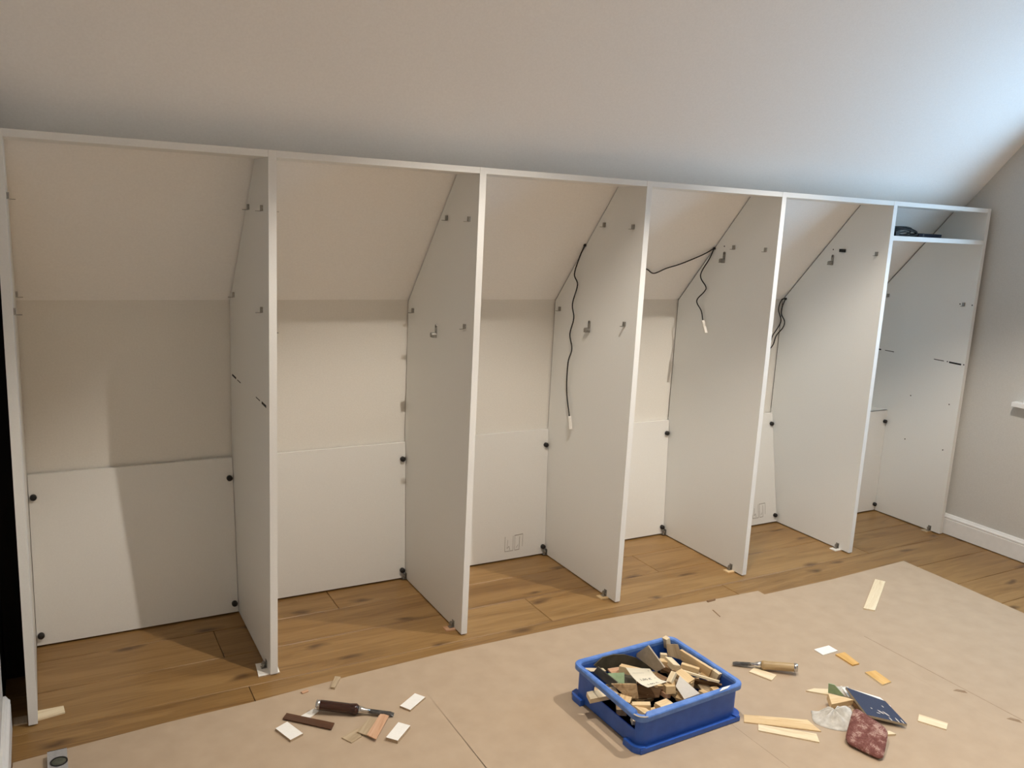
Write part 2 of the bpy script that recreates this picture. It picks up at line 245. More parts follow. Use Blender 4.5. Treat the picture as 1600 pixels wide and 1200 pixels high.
M['vial'] = speckle('dark_green_vial', (0.05, 0.055, 0.04), (0.09, 0.095, 0.07), 40, 0.15, 0.6, bs=0)
# red-brown sanding pad with pale dust worn into it
def pad_mat():
    m, nt, b = new_mat('red_brown_abrasive', 0.85, 0, 0.2); L = nt.links.new
    tc = nd(nt, 'ShaderNodeTexCoord'); n = nd(nt, 'ShaderNodeTexNoise', Scale=260, Detail=4); L(tc.outputs['Object'], n.inputs['Vector'])
    n2 = nd(nt, 'ShaderNodeTexNoise', Scale=42, Detail=5); L(tc.outputs['Object'], n2.inputs['Vector'])
    a = nd(nt, 'ShaderNodeMath', operation='MULTIPLY_ADD'); L(n2.outputs['Fac'], a.inputs[0]); a.inputs[1].default_value = 1.0; h2 = nd(nt, 'ShaderNodeMath', operation='MULTIPLY'); L(n.outputs['Fac'], h2.inputs[0]); h2.inputs[1].default_value = 0.6; L(h2.outputs[0], a.inputs[2])
    c = ramp(nt, a.outputs[0], [(0.66, (0.15, 0.055, 0.046)), (0.83, (0.21, 0.088, 0.074)), (1.10, (0.46, 0.31, 0.26))])
    L(c, b.inputs['Base Color']); bump(nt, b, n.outputs['Fac'], 0.6, 0.001); return m
M['pad'] = pad_mat()
def glass_mat():
    m = bpy.data.materials.new('window_glass'); m.use_nodes = True; nt = m.node_tree; nt.nodes.clear()
    o = nd(nt, 'ShaderNodeOutputMaterial'); t = nd(nt, 'ShaderNodeBsdfTransparent'); g = nd(nt, 'ShaderNodeBsdfGlossy', Roughness=0.02)
    x = nd(nt, 'ShaderNodeMixShader'); x.inputs[0].default_value = 0.06
    nt.links.new(t.outputs[0], x.inputs[1]); nt.links.new(g.outputs[0], x.inputs[2]); nt.links.new(x.outputs[0], o.inputs[0]); return m
M['glass'] = glass_mat()
def lens_mat():
    m, nt, b = new_mat('lit_lamp_lens', 0.5); b.inputs['Emission Color'].default_value = (1, 0.8, 0.55, 1); b.inputs['Emission Strength'].default_value = 6; return m
M['lens'] = lens_mat()

# ================================================================== the room
PITCH, TH = 0.66397, 0.0228           # wardrobe bay pitch, board thickness
Y_KNEE, Z_KNEE = 0.5727, 1.1247       # foot of the roof slope
SL = -1.1707                          # slope dz/dy
Y_BREAK = 0.1789 - (CEIL_Z - 1.5856) / 1.1707
XR, XL, YB = 4.035, -0.056, -4.2
def slope_z(y): return 1.5856 + SL * (y - 0.1789)
def structure(name, bm, mat, parent=None):
    o = obj(name, bm, mat, parent)
    if parent is None: o['kind'] = 'structure'
    return o
# ceiling: roof slope running into a flat ceiling
bm = NB(); sec = [(0.80, slope_z(0.80)), (Y_BREAK, CEIL_Z), (YB - 0.1, CEIL_Z), (YB - 0.1, CEIL_Z + 0.12), (Y_BREAK + 0.05, CEIL_Z + 0.12), (0.80, slope_z(0.80) + 0.16)]
prism(bm, [(-1.75, y, z) for y, z in sec], (5.95, 0, 0)); structure('ceiling', bm, M['ceiling'])
bm = NB(); box(bm, -1.75, 4.2, Y_KNEE, Y_KNEE + 0.12, -0.05, Z_KNEE + 0.02); structure('wall_rear', bm, M['wall'])
# right wall with the window opening
bm = NB()
box(bm, XR, XR+0.16, YB-0.1, WIN_Y0, -0.05, CEIL_Z+0.02); box(bm, XR, XR+0.16, WIN_Y1, 0.7, -0.05, CEIL_Z+0.02)
box(bm, XR, XR+0.16, WIN_Y0, WIN_Y1, -0.05, WIN_Z0); box(bm, XR, XR+0.16, WIN_Y0, WIN_Y1, WIN_Z1, CEIL_Z+0.02)
structure('wall_right', bm, M['room_wall'])
bm = NB(); box(bm, XL-0.12, XL, -1.05, 0.0, -0.05, CEIL_Z+0.02); box(bm, -1.75, XL, -1.17, -1.05, -0.05, CEIL_Z+0.02); structure('wall_left', bm, M['room_wall'])
bm = NB(); box(bm, -1.75, -1.62, YB-0.1, -1.05, -0.05, CEIL_Z+0.02); structure('wall_far_left', bm, M['room_wall'])
bm = NB(); box(bm, -1.75, 4.2, YB-0.1, YB, -0.05, CEIL_Z+0.02); structure('wall_behind', bm, M['room_wall'])
# near-black lining added for the deep shade in the gap beside the wardrobe
bm = NB(); box(bm, XL-0.12, XL-0.004, 0.0, Y_KNEE, -0.002, 1.9); box(bm, XL-0.004, -0.003, 0.30, 0.31, 0.0, 1.5); structure('gap_shade_lining', bm, M['gap_shade'])
# skirting boards with a stepped moulding
def skirting(name, x0, sx, y0, y1, h=0.105):
    prof = [(0, 0.004), (0.017, 0.004), (0.017, h*0.76), (0.0145, h*0.775), (0.0145, h*0.80), (0.0165, h*0.815), (0.0165, h*0.87), (0.011, h*0.925), (0.0085, h*0.97), (0.006, h), (0, h)]
    bm = NB(); prism(bm, [(x0 + sx*a, y0, z) for a, z in prof], (0, y1-y0, 0)); structure(name, bm, M['trim'])
skirting('baseboard_right', XR, -1, YB, 0.50)
skirting('baseboard_left', XL, 1, -1.05, 0.004)
# window in the right wall: frame bars, panes, sill
bm = NB(); fx0, fx1 = XR+0.07, XR+0.13
box(bm, fx0, fx1, WIN_Y0, WIN_Y0+0.06, WIN_Z0, WIN_Z1); box(bm, fx0, fx1, WIN_Y1-0.06, WIN_Y1, WIN_Z0, WIN_Z1)
box(bm, fx0, fx1, WIN_Y0+0.06, WIN_Y1-0.06, WIN_Z0, WIN_Z0+0.06); box(bm, fx0, fx1, WIN_Y0+0.06, WIN_Y1-0.06, WIN_Z1-0.06, WIN_Z1)
ym = (WIN_Y0+WIN_Y1)/2; box(bm, fx0, fx1, ym-0.035, ym+0.035, WIN_Z0+0.06, WIN_Z1-0.06)
win = structure('window_1', bm, M['trim'])
for a, b in ((WIN_Y0+0.06, ym-0.035), (ym+0.035, WIN_Y1-0.06)):
    bm = NB(); box(bm, XR+0.098, XR+0.102, a, b, WIN_Z0+0.06, WIN_Z1-0.06); structure('pane', bm, M['glass'], win)
bm = NB(); box(bm, XR-0.040, XR+0.07, WIN_Y0-0.09, WIN_Y1+0.09, WIN_Z0-0.026, WIN_Z0-0.006); bev(bm, 0.005, 2); structure('sill', bm, M['trim'], win)
bm = NB()
box(bm, XR-0.012, XR, WIN_Y1-0.002, WIN_Y1+0.052, WIN_Z0-0.006, WIN_Z1+0.05); box(bm, XR-0.012, XR, WIN_Y0-0.052, WIN_Y0+0.002, WIN_Z0-0.006, WIN_Z1+0.05)
box(bm, XR-0.012, XR, WIN_Y0, WIN_Y1, WIN_Z1-0.002, WIN_Z1+0.05); structure('architrave', bm, M['trim'], win)
# floor base and one mesh per oak board
bm = NB(); box(bm, -1.75, 4.2, YB-0.1, 0.70, -0.06, -0.006); fl = structure('floor', bm, M['gap'])
rows = [0.37 + 0.2, 0.37, 0.176, -0.031] + [-0.031 - 0.2*i for i in range(1, 22)]
joints = {0: [1.004, 3.05], 1: [0.557, 2.35], 2: [-0.6, 1.687, 3.42], 3: [0.590, 2.513], 4: [-0.2, 1.55, 3.3], 5: [0.9, 2.9]}
for r in range(len(rows)-1):
    y1, y0 = rows[r], rows[r+1]
    if y0 < YB: break
    js = joints.get(r) or [(-0.9 + 0.73*r) % 1.9 - 1.0, (-0.9 + 0.73*r) % 1.9 + 0.95, (-0.9 + 0.73*r) % 1.9 + 2.7]
    xs = [-1.70] + [j for j in js if -1.6 < j < 3.9] + [4.04]
    for a, b in zip(xs, xs[1:]):
        g = 0.0010; L_, W_ = b-a-2*g, y1-y0-2*g
        bm = NB(); box(bm, -L_/2, L_/2, -W_/2, W_/2, -0.006, 0.0)
        es = [e for e in bm.edges if all(v.co.z > -0.001 for v in e.verts)]
        bmesh.ops.bevel(bm, geom=es, offset=0.0012, segments=1, affect='EDGES')
        obj('plank', bm, M['oak'], fl, loc=((a+b)/2, (y0+y1)/2, 0))
# recessed ceiling lamps, the rear ones for the added fill light
for i, (x, y, w) in enumerate(SPOTS):
    t = empty('recessed_downlight', (x, y, CEIL_Z))
    spot_words = ['above the crate', 'above the sanding pads', 'added as fill by the left wall', 'added as fill behind the camera', 'added fill by the wall opposite, left one', 'added fill by the wall opposite, right one'][i]
    tag(t, 'round recessed ceiling downlight with steel ring ' + spot_words, 'downlight', 'recessed ceiling downlights')
    bm = NB()
    n = 24; R0, R1 = 0.045, 0.034
    for j in range(n):
        a0, a1 = 2*math.pi*j/n, 2*math.pi*(j+1)/n
        p = lambda r, a, z: bm.verts.new((r*math.cos(a), r*math.sin(a), z))
        bm.faces.new((p(R0, a0, 0), p(R0, a1, 0), p(R0-0.003, a1, -0.006), p(R0-0.003, a0, -0.006)))
        bm.faces.new((p(R0-0.003, a0, -0.006), p(R0-0.003, a1, -0.006), p(R1, a1, -0.003), p(R1, a0, -0.003)))
    bmesh.ops.remove_doubles(bm, verts=bm.verts[:], dist=1e-5); obj('ring', bm, M['bright_steel'], t, True)
    bm = NB(); cyl(bm, (0, 0, -0.0028), (0, 0, -0.0006), R1, R1, 24); obj('lens', bm, M['lens'], t)

# ================================================================== wardrobe carcass
wd = empty('wardrobe_carcass', (0, 0, 0))
tag(wd, 'long white open wardrobe carcass of six bays fitted under the sloping ceiling', 'wardrobe')
PZ0, PZ1, PYB = 0.005, 1.605, 0.5665
def upright():
    bm = NB()
    prism(bm, [(0, 0, PZ0), (0, PYB, PZ0), (0, PYB, Z_KNEE - 0.004), (0, 0.1565, PZ1), (0, 0, PZ1)], (TH, 0, 0)); bev(bm, 0.0008)
    return bm
panels = []
pm = None
for i in range(7):
    if pm is None: o = obj('upright_panel', upright(), M['panel'], wd); pm = o
    else: o = pm.copy(); COL.objects.link(o); o.parent = wd
    o.location = (PITCH*i, 0, 0); panels.append(o)
# dark strip added as the shadow in the joint to slope and knee wall
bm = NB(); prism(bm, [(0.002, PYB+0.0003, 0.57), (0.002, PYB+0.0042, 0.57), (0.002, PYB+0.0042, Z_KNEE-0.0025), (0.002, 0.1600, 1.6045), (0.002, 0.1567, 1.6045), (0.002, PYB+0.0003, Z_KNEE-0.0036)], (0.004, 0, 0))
sm = obj('joint_shadow_strip', bm, M['joint_shade'], panels[0])
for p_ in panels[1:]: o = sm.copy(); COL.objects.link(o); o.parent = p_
for i in range(6):
    bm = NB(); box(bm, 0.0003, PITCH-TH-0.0003, 0.0006, 0.155, 1.5860, 1.6048); bev(bm, 0.0008)
    o = obj('top_board', bm, M['panel'], wd, loc=(PITCH*i+TH, 0, 0))
bm = NB(); prism(bm, [(0.0005, 0.0004, 1.4385), (0.0005, 0.297, 1.4385), (0.0005, 0.281, 1.459), (0.0005, 0.0004, 1.459)], (PITCH-TH-0.001, 0, 0)); bev(bm, 0.0008)
obj('shelf_board', bm, M['panel'], wd, loc=(PITCH*5+TH, 0, 0))
# sub-parts fixed to the uprights (coordinates relative to the panel)
def shelf_pin_bm(side):
    bm = NB(); s = -1 if side == 'L' else 1
    X = lambda a: (0 if side == 'L' else TH) + s*a
    box(bm, min(X(0), X(0.006)), max(X(0), X(0.006)), -0.006, 0.006, 0.000, 0.017); bev(bm, 0.001)
    box(bm, min(X(0.004), X(0.020)), max(X(0.004), X(0.020)), -0.0045, 0.0045, -0.0012, 0.0008)
    return bm
pinL = pinR = None
def add_pin(i, y, z, side='L', mat=None):
    global pinL, pinR
    src = pinL if side == 'L' else pinR
    if src is None or mat:
        o = obj('shelf_pin', shelf_pin_bm(side), mat or M['steel'], panels[i], loc=(0, y, z))
        if not mat:
            if side == 'L': pinL = o
            else: pinR = o
    else:
        o = src.copy(); COL.objects.link(o); o.parent = panels[i]; o.location = (0, y, z)
for i, pts in {1: [(0.252, 1.437), (0.074, 1.436), (0.491, 1.143), (0.082, 1.139)], 2: [(0.237, 1.433), (0.062, 1.433), (0.515, 1.081), (0.064, 1.080)],
               3: [(0.245, 1.436), (0.062, 1.434), (0.527, 1.082), (0.072, 1.077)], 4: [(0.240, 1.369), (0.058, 1.369)], 5: [(0.056, 1.369)], 6: [(0.475, 1.145), (0.051, 1.144)]}.items():
    for y, z in pts: add_pin(i, y, z)
for y, z in ((0.08, 1.436), (0.49, 1.143), (0.082, 1.139)): add_pin(0, y, z, 'R')
for i in (1, 2, 3):
    for y, z in ((0.06, 1.436), (0.064, 1.080)): add_pin(i, y, z, 'R')
# one black plug instead of a pin on the fifth divider
bm = NB(); box(bm, -0.009, 0, -0.016, 0.014, -0.006, 0.008); bev(bm, 0.0015); o = obj('black_plug', bm, M['black'], panels[5], loc=(0, 0.240, 1.380)); o['label'] = 'small black plastic plug'
# hanging-rail brackets
rb = None
for i, y, z in ((2, 0.297, 1.042), (3, 0.302, 1.046), (4, 0.293, 1.333), (5, 0.292, 1.336)):
    if rb is None:
        bm = NB()
        cyl(bm, (-0.004, 0, 0.018), (0, 0, 0.018), 0.006, 0.006, 12); box(bm, -0.004, 0, -0.006, 0.006, -0.016, 0.018)
        cyl(bm, (-0.020, 0.003, -0.014), (0, 0.003, -0.014), 0.0085, 0.010, 14); box(bm, -0.018, 0, -0.006, 0.014, -0.024, -0.020)
        rb = obj('rail_bracket', bm, M['steel'], panels[i], loc=(0, y, z)); rb['label'] = 'small steel hanging-rail bracket'
    else: o = rb.copy(); COL.objects.link(o); o.parent = panels[i]; o.location = (0, y, z)
# drilled holes (dark caps) and marker strokes
for i, pts in {4: [(0.299, 1.379)], 5: [(0.295, 1.383)], 6: [(0.071, 1.152), (0.009, 1.153), (0.265, 0.66), (0.05, 0.659), (0.263, 0.43), (0.048, 0.428), (0.0925, 0.866), (0.006, 0.865)]}.items():
    for y, z in pts:
        bm = NB(); cyl(bm, (-0.0006, 0, 0), (0, 0, 0), 0.0032, 0.0032, 10); obj('pilot_hole', bm, M['marker'], panels[i], loc=(0, y, z))
def stroke(i, y0, y1, z, h, mat):
    bm = NB(); prism(bm, [(-0.0005, y0, z-h/2), (-0.0005, y1, z-h/2*0.7), (-0.0005, y1, z+h/2), (-0.0005, y0, z+h/2*0.8)], (0.0005, 0, 0)); obj('marker_line', bm, mat, panels[i])
for i, L in {1: [(0.475, 0.54, 0.866, 0.008, 1), (0.403, 0.456, 0.864, 0.004, 0), (0.121, 0.175, 0.862, 0.004, 0), (0.040, 0.097, 0.861, 0.009, 1)],
             6: [(0.475, 0.50, 0.866, 0.007, 1), (0.396, 0.451, 0.866, 0.004, 0), (0.111, 0.166, 0.866, 0.0045, 0), (0.019, 0.083, 0.864, 0.009, 1)]}.items():
    for y0, y1, z, h, thick in L: stroke(i, y0, y1, z, h, M['marker'] if thick else M['marker_thin'])
# levelling feet: small steel angle with a stud
ft = None
def foot(i, y, z=0.006):
    global ft
    if ft is None:
        bm = NB(); box(bm, -0.0025, -0.0002, -0.008, 0.008, 0.001, 0.024); box(bm, -0.018, -0.0002, -0.008, 0.008, 0.000, 0.002)
        cyl(bm, (-0.010, 0, 0.0), (-0.010, 0, 0.020), 0.0045, 0.0045, 10); cyl(bm, (-0.010, 0, 0.010), (-0.010, 0, 0.015), 0.0075, 0.0075, 6)
        ft = obj('levelling_foot', bm, M['steel'], panels[i], loc=(0, y, z)); ft['label'] = 'zinc levelling foot'
    else: o = ft.copy(); COL.objects.link(o); o.parent = panels[i]; o.location = (0, y, z)
for i, y in ((1, 0.052), (2, 0.066), (3, 0.066), (4, 0.069), (5, 0.066), (6, 0.056), (2, 0.515), (3, 0.520), (4, 0.518)): foot(i, y)
# lower back boards with black fixing caps (each leans a little)
BOARD_T = 0.012
backs = [(0.553, 0.475, 0.563), (0.556, 0.524, 0.562), (0.559, 0.530, 0.564), (0.557, 0.529, 0.557), (0.553, 0.447, 0.548), (0.388, 0.383, 0.556)]
capm = None
for i, (yt, yb, zt) in enumerate(backs):
    x0, x1 = PITCH*i+TH+0.0015, PITCH*(i+1)-0.0015
    bm = NB(); prism(bm, [(x0, yb, 0.007), (x0, yt, zt), (x0, yt+BOARD_T, zt), (x0, yb+BOARD_T, 0.007)], (x1-x0, 0, 0)); bev(bm, 0.0008)
    bp = obj('back_panel', bm, M['panel'], wd)
    for xs in (x0+0.013, x1-0.013):
        for z in ((0.497, 0.040) if i else (0.492, 0.040)):
            y = yb + (yt-yb)*(z-0.007)/(zt-0.007)
            if capm is None:
                bm = NB(); lathe(bm, [(0.0, 0.010), (0.010, 0.0102), (0.013, 0.009), (0.0148, 0.005)], 16)
                for v in bm.verts: v.co = Vector((v.co.y, -v.co.x, v.co.z))
                capm = obj('fixing_cap', bm, M['black'], bp, True, loc=(xs, y, z)); capm['label'] = 'round black fixing cap'
            else: o = capm.copy(); COL.objects.link(o); o.parent = bp; o.location = (xs, y, z)
    if i == 5:
        bm = NB(); box(bm, x0, x1, yt, PYB-0.002, zt-BOARD_T, zt); bev(bm, 0.0008); obj('ledge_board', bm, M['panel'], wd)
    # pencilled socket outlines
    if i in (2, 4):
        cx, z0 = (1.832, 0.043) if i == 2 else (3.199, 0.040)
        th = math.atan2(yt-yb, zt-0.007)
        def mark(a, b, w=0.0022):
            bm = NB(); a = Vector((a[0], 0, a[1])); b = Vector((b[0], 0, b[1])); d = (b-a).normalized(); nrm = Vector((-d.z, 0, d.x))*w/2
            prism(bm, [p + Vector((0, -0.0007, 0)) for p in (a-nrm, b-nrm, b+nrm, a+nrm)], (0, 0.0005, 0))
            o = obj('pencil_mark', bm, M['pencil'], bp)
            o.location = (cx, yb + (z0-0.007)*math.tan(th) - 0.0002, z0); o.rotation_euler = (-th, 0, 0)
        w, h = 0.088, 0.066
        for a, b, lw in (((-w/2, 0), (-w/2, h), 0.002), ((-w/2, 0), (-0.004, 0.0), 0.003), ((-0.004, 0), (-0.004, h), 0.0016), ((0.004, 0), (0.026, 0.001), 0.003), ((0.004, 0), (0.004, h), 0.0016),
                         ((0.002, h), (w/2, h+0.002), 0.0038), ((w/2, h), (w/2-0.002, 0.012), 0.0016), ((0.026, 0.0), (0.028, h-0.008), 0.0022), ((-0.034, 0.012), (-0.024, 0.022), 0.002), ((-0.034, 0.012), (-0.030, 0.050), 0.0015),
                         ((-0.024, 0.022), (-0.020, 0.004), 0.002), ((0.012, 0.010), (0.020, 0.022), 0.002)): mark(a, b, lw)

# ================================================================== shims under the feet
def flat_slab(name, pts, z0, h, mat, label, cat, group=None, edge=None, dz=None):
    """flat offcut lying on the floor: footprint polygon, bottom height, thickness; origin at its middle, long side along local X"""
    P = [Vector((p[0], p[1], 0)) for p in pts]; c = sum(P, Vector())/len(P)
    e = max(((P[(i+1) % len(P)]-P[i]) for i in range(len(P))), key=lambda v: v.length); ang = math.atan2(e.y, e.x)
    R = Matrix.Rotation(-ang, 3, 'Z'); Q = [R @ (p-c) for p in P]
    bm = NB()
    zs = dz or [0]*len(P)
    a = [bm.verts.new((q.x, q.y, zz)) for q, zz in zip(Q, zs)]; b = [bm.verts.new((q.x, q.y, h+zz)) for q, zz in zip(Q, zs)]
    bm.faces.new(a); bm.faces.new(b[::-1]); n = len(P)
    for i in range(n): bm.faces.new((a[i], a[(i+1) % n], b[(i+1) % n], b[i]))
    bev(bm, min(0.0006, h*0.2))
    o = obj(name, bm, mat); o.location = (c.x, c.y, z0); o.rotation_euler = (0, 0, ang)
    if edge:
        o.data.materials.append(edge)
        for p in o.data.polygons:
            if abs(p.normal.z) < 0.5: p.material_index = 1
    return tag(o, label, cat, group)
flat_slab('wood_shim', FLAT['shim0'], 0.0, 0.0048, M['pine2'], 'long pale wood shim poking out under the leftmost upright', 'shim')
flat_slab('wood_shim', [(-0.038, 0.060), (-0.004, 0.058), (-0.003, 0.020), (-0.037, 0.022)], 0.0, 0.0045, M['greytan'], 'grey wood shim lying in the dark gap beside the left skirting', 'shim')
sh = flat_slab('white_shim', FLAT['shim1'], 0.0, 0.0048, M['whitechip'], 'white coated shim plate under the second upright from the left', 'shim', edge=M['chipcore'])
for i, (w, m, lab) in {2: (0.03, 'pinkwood', 'small reddish wood shim under the third upright from the left'), 3: (0.034, 'pine', 'small yellowish wood shim under the fourth upright from the left'),
             4: (0.030, 'pine', 'thin pale wood shim under the fifth upright from the left'), 5: (0.034, 'whitechip', 'little white shim under the sixth upright from the left'), 6: (0.030, 'greytan', 'small brownish shim under the rightmost upright')}.items():
    x = PITCH*i; y = 0.064
    flat_slab('wood_shim', [(x-0.034, y-w/2), (x+TH+0.014, y-w/2-0.006), (x+TH+0.014, y+w/2-0.006), (x-0.034, y+w/2)], 0.0, 0.0048, M[m], lab, 'shim')

# ================================================================== cables and things on the wardrobe
def cable_thing(name, pts, label, r=0.0027, connector=None, extra=None):
    p0 = Vector(pts[0]); t = empty(name, p0); tag(t, label, 'cable')
    bm = NB(); tube(bm, [Vector(p)-p0 for p in pts], r); obj('lead', bm, M['cable'], t, True)
    bm = NB(); cyl(bm, (0.004, 0, 0), (-0.004, 0, 0), 0.006, 0.0045, 12); obj('grommet', bm, M['black'], t, True)
    if extra:
        bm = NB(); tube(bm, [Vector(p)-p0 for p in extra], r); obj('lead', bm, M['cable'], t, True)
    if connector:
        a, b = Vector(connector[0])-p0, Vector(connector[1])-p0; d = (b-a).normalized(); q = d.to_track_quat('X', 'Z').to_matrix().to_4x4(); q.translation = a
        bm = NB(); L = (b-a).length; box(bm, 0, L, -0.0065, 0.0065, -0.003, 0.003, q); bev(bm, 0.0012); box(bm, L*0.15, L*0.45, -0.0025, 0.0025, 0.003, 0.0045, q)
        o = obj('connector', bm, M['clear'], t); o['label'] = 'milky white flat plug connector'
    return t
x3, x4, x5 = PITCH*3, PITCH*4, PITCH*5
wob = lambda i: -0.008 - 0.006*((i*7) % 3)
cable_thing('light_cable', [(x3-0.004, *CAB3[0])] + [(x3+wob(i), y, z) for i, (y, z) in enumerate(CAB3) if i], 'wavy black cable hanging down the fourth upright to a pale plug', connector=[(x3-0.014, CAB3[-1][0], CAB3[-1][1]), (x3-0.020, *CON3[1])])
sl_pts = [(x4-0.004, *CAB4[0])] + [(x, y-0.008, z-0.008) for x, y, z in CABS[1:]]
sl_pts += [(2.30, 0.43, 1.262), (2.20, 0.40, 1.27)]
cable_thing('light_cable', [(x4-0.004, *CAB4[0])] + [(x4+wob(i), y, z) for i, (y, z) in enumerate(CAB4) if i], 'forked black cable on the fifth upright with one lead crossing the slope', connector=[(x4-0.014, CAB4[-1][0], CAB4[-1][1]), (x4-0.018, *CON4[1])], extra=sl_pts)
y0, z0 = 0.548, 1.128
cable_thing('light_cable', [(x5-0.004, y0, z0), (x5-0.015, 0.552, 1.09), (x5-0.020, 0.548, 1.053), (x5-0.012, 0.530, 1.018), (x5-0.015, 0.535, 0.985), (x5-0.035, 0.552, 0.945), (x5-0.045, 0.556, 0.90), (x5-0.075, 0.558, 0.872), (x5-0.12, 0.558, 0.86)],
            'looped pair of black leads at the slope foot on the sixth upright',
            extra=[(x5-0.004, y0, z0), (x5-0.022, 0.555, 1.122), (x5-0.035, 0.556, 1.075), (x5-0.018, 0.548, 1.022), (x5-0.030, 0.552, 0.985), (x5-0.055, 0.556, 0.945), (x5-0.07, 0.557, 0.905), (x5-0.11, 0.558, 0.87)])
# power supply with its coiled cord on the little shelf
ps = empty('power_supply', (3.60, 0.06, 1.4592)); tag(ps, 'flat black power supply with bundled cord on the small top shelf', 'power supply')
bm = NB(); box(bm, -0.035, 0.125, -0.02, 0.024, 0.0, 0.016); bev(bm, 0.002, 2); obj('housing', bm, M['adapter'], ps)
bm = NB(); box(bm, -0.008, 0.002, -0.0206, 0.0246, -0.0001, 0.0166); obj('label_band', bm, M['black'], ps)
def coil(cx, cy, cz, rx, rz, ph, tilt):
    return [(cx + rx*math.cos(a+ph), cy + 0.012*math.sin(2*a+tilt), max(0.004, cz + rz*math.sin(a+ph))) for a in [2*math.pi*i/9 for i in range(10)]]
for cx, cy, cz, rx, rz, ph, tl in ((-0.115, 0.0, 0.018, 0.085, 0.016, 0.2, 0), (-0.105, 0.012, 0.022, 0.090, 0.018, 0.6, 1), (-0.12, -0.010, 0.016, 0.080, 0.013, 1.0, 2), (-0.11, 0.02, 0.024, 0.082, 0.017, 0.1, 2.5)):
    bm = NB(); tube(bm, coil(cx, cy, cz, rx, rz, ph, tl), 0.0037); obj('cord_loop', bm, M['cable'], ps, True)
bm = NB(); tube(bm, [(-0.035, 0, 0.008), (-0.06, 0.004, 0.012), (-0.1, 0.0, 0.02), (-0.15, 0.006, 0.014), (-0.195, 0.0, 0.01)], 0.0037); obj('cord', bm, M['cable'], ps, True)
bm = NB(); box(bm, -0.185, -0.160, -0.014, 0.016, 0.0, 0.030); bev(bm, 0.004, 2); obj('plug', bm, M['cable'], ps)

# ================================================================== floor protection sheets
ST = 0.0035
def sheet(pts, label, slit=None):
    bm = NB(); prism(bm, [(x, y, 0.0004) for x, y in pts], (0, 0, ST)); bmesh.ops.triangulate(bm, faces=[f for f in bm.faces if len(f.verts) > 4])
    o = obj('floor_protection_sheet', bm, M['board']); return tag(o, label, 'cardboard', 'brown protection sheets on the floor')
s1 = [(-0.036, -0.163)] + [tuple(p) for p in EDGE[:6]] + [(1.8234, -0.098), (1.8340, -2.1), (1.0715, -2.1), (1.0702, -0.70), (1.0695, -0.237), (1.0678, -0.70), (1.0675, -2.1), (-0.036, -2.1)]
sheet(s1, 'large brown cardboard sheet on the floor left of the blue crate, with a slit')
sheet([(1.8235, -0.098), tuple(EDGE[6]), (2.6063, -0.143), (2.6013, -2.1), (1.8355, -2.1)], 'brown cardboard sheet in the middle, under the light-handled chisel')
s3 = sheet([(2.6065, -0.180), (2.996, -0.183), (3.488, -0.166), (3.482, -0.446), (3.470, -0.733), (3.45, -2.1), (2.6015, -2.1)], 'brown cardboard sheet at the right, ending in a corner near the skirting')
bm = NB(); prism(bm, [(2.686, -0.60, ST), (2.6885, -0.60, ST), (2.6865, -2.1, ST), (2.684, -2.1, ST)], (0, 0, 0.0007)); obj('crease', bm, M['boardedge'], s3)
for k, (x, y, a) in enumerate(((2.66, -1.00, 0.7), (2.66, -1.18, 0.5))):
    bm = NB(); prism(bm, [(-0.022, -0.003, 0), (0.020, -0.001, 0), (0.012, 0.004, 0.004), (-0.012, 0.005, 0.003)], (0, 0, 0.0006)); o = obj('torn_flap', bm, M['boardedge'], s3, loc=(x, y, ST+0.0006)); o.rotation_euler = (0, 0, -1.57+a)
TOP = ST + 0.0005

# ================================================================== offcuts on the sheets
F = FLAT
flat_slab('white_offcut', F['whiteA'], TOP, 0.007, M['whitechip'], 'white coated offcut left of the brown strip', 'offcut', edge=M['chipcore'])
flat_slab('brown_strip', F['brown'], TOP + 0.0025, 0.003, M['brownstrip'], 'dark brown stained strip lying beside the dark-handled chisel', 'offcut')
flat_slab('white_sliver', [(0.688, -0.262), (0.731, -0.241), (0.742, -0.258), (0.704, -0.285)], TOP, 0.0025, M['whitechip'], 'small white sliver peeping from under the dark chisel handle', 'offcut')
flat_slab('ply_offcut', F['tangrey'], TOP, 0.003, M['greytan'], 'thin grey-tan plywood piece nearest the frame bottom, leftmost of three', 'offcut')
flat_slab('ply_offcut', F['tan'], TOP + 0.0032, 0.0035, M['greytan'], 'tan plywood piece partly under the reddish strip', 'offcut')
flat_slab('reddish_offcut', F['red'], TOP + 0.007, 0.003, M['pinkwood'], 'reddish veneer strip on top of the tan plywood piece', 'offcut', dz=[0, 0, 0, 0])
flat_slab('white_offcut', F['whiteB'], TOP, 0.006, M['whitechip'], 'white coated offcut near the slit in the cardboard', 'offcut', edge=M['chipcore'])
flat_slab('white_offcut', F['whiteC'], TOP, 0.010, M['whitechip'], 'thick white offcut right of the reddish strip', 'offcut', edge=M['chipcore'])
flat_slab('wood_splinter', F['splint'], TOP, 0.007, M['greytan'], 'short brown wooden stick on the cardboard edge near the second upright', 'offcut')
flat_slab('ply_strip', F['striptop'], TOP, 0.005, M['pine2'], 'long pale ply strip lying alone near the cardboard corner', 'offcut')
flat_slab('white_offcut', F['whiterect'], TOP, 0.003, M['whitechip'], 'small white rectangle just behind the two honey coloured tags', 'offcut')
flat_slab('honey_offcut', F['or1'], TOP, 0.005, M['orange'], 'honey coloured wooden tag just below the small white rectangle', 'offcut')
flat_slab('honey_offcut', F['or2'], TOP, 0.005, M['orange'], 'honey coloured wooden tag above the navy abrasive board', 'offcut', edge=M['pine2'])
flat_slab('white_strip', F['wstrip'], TOP, 0.003, M['pine2'], 'cream white strip right of the navy abrasive board', 'offcut')
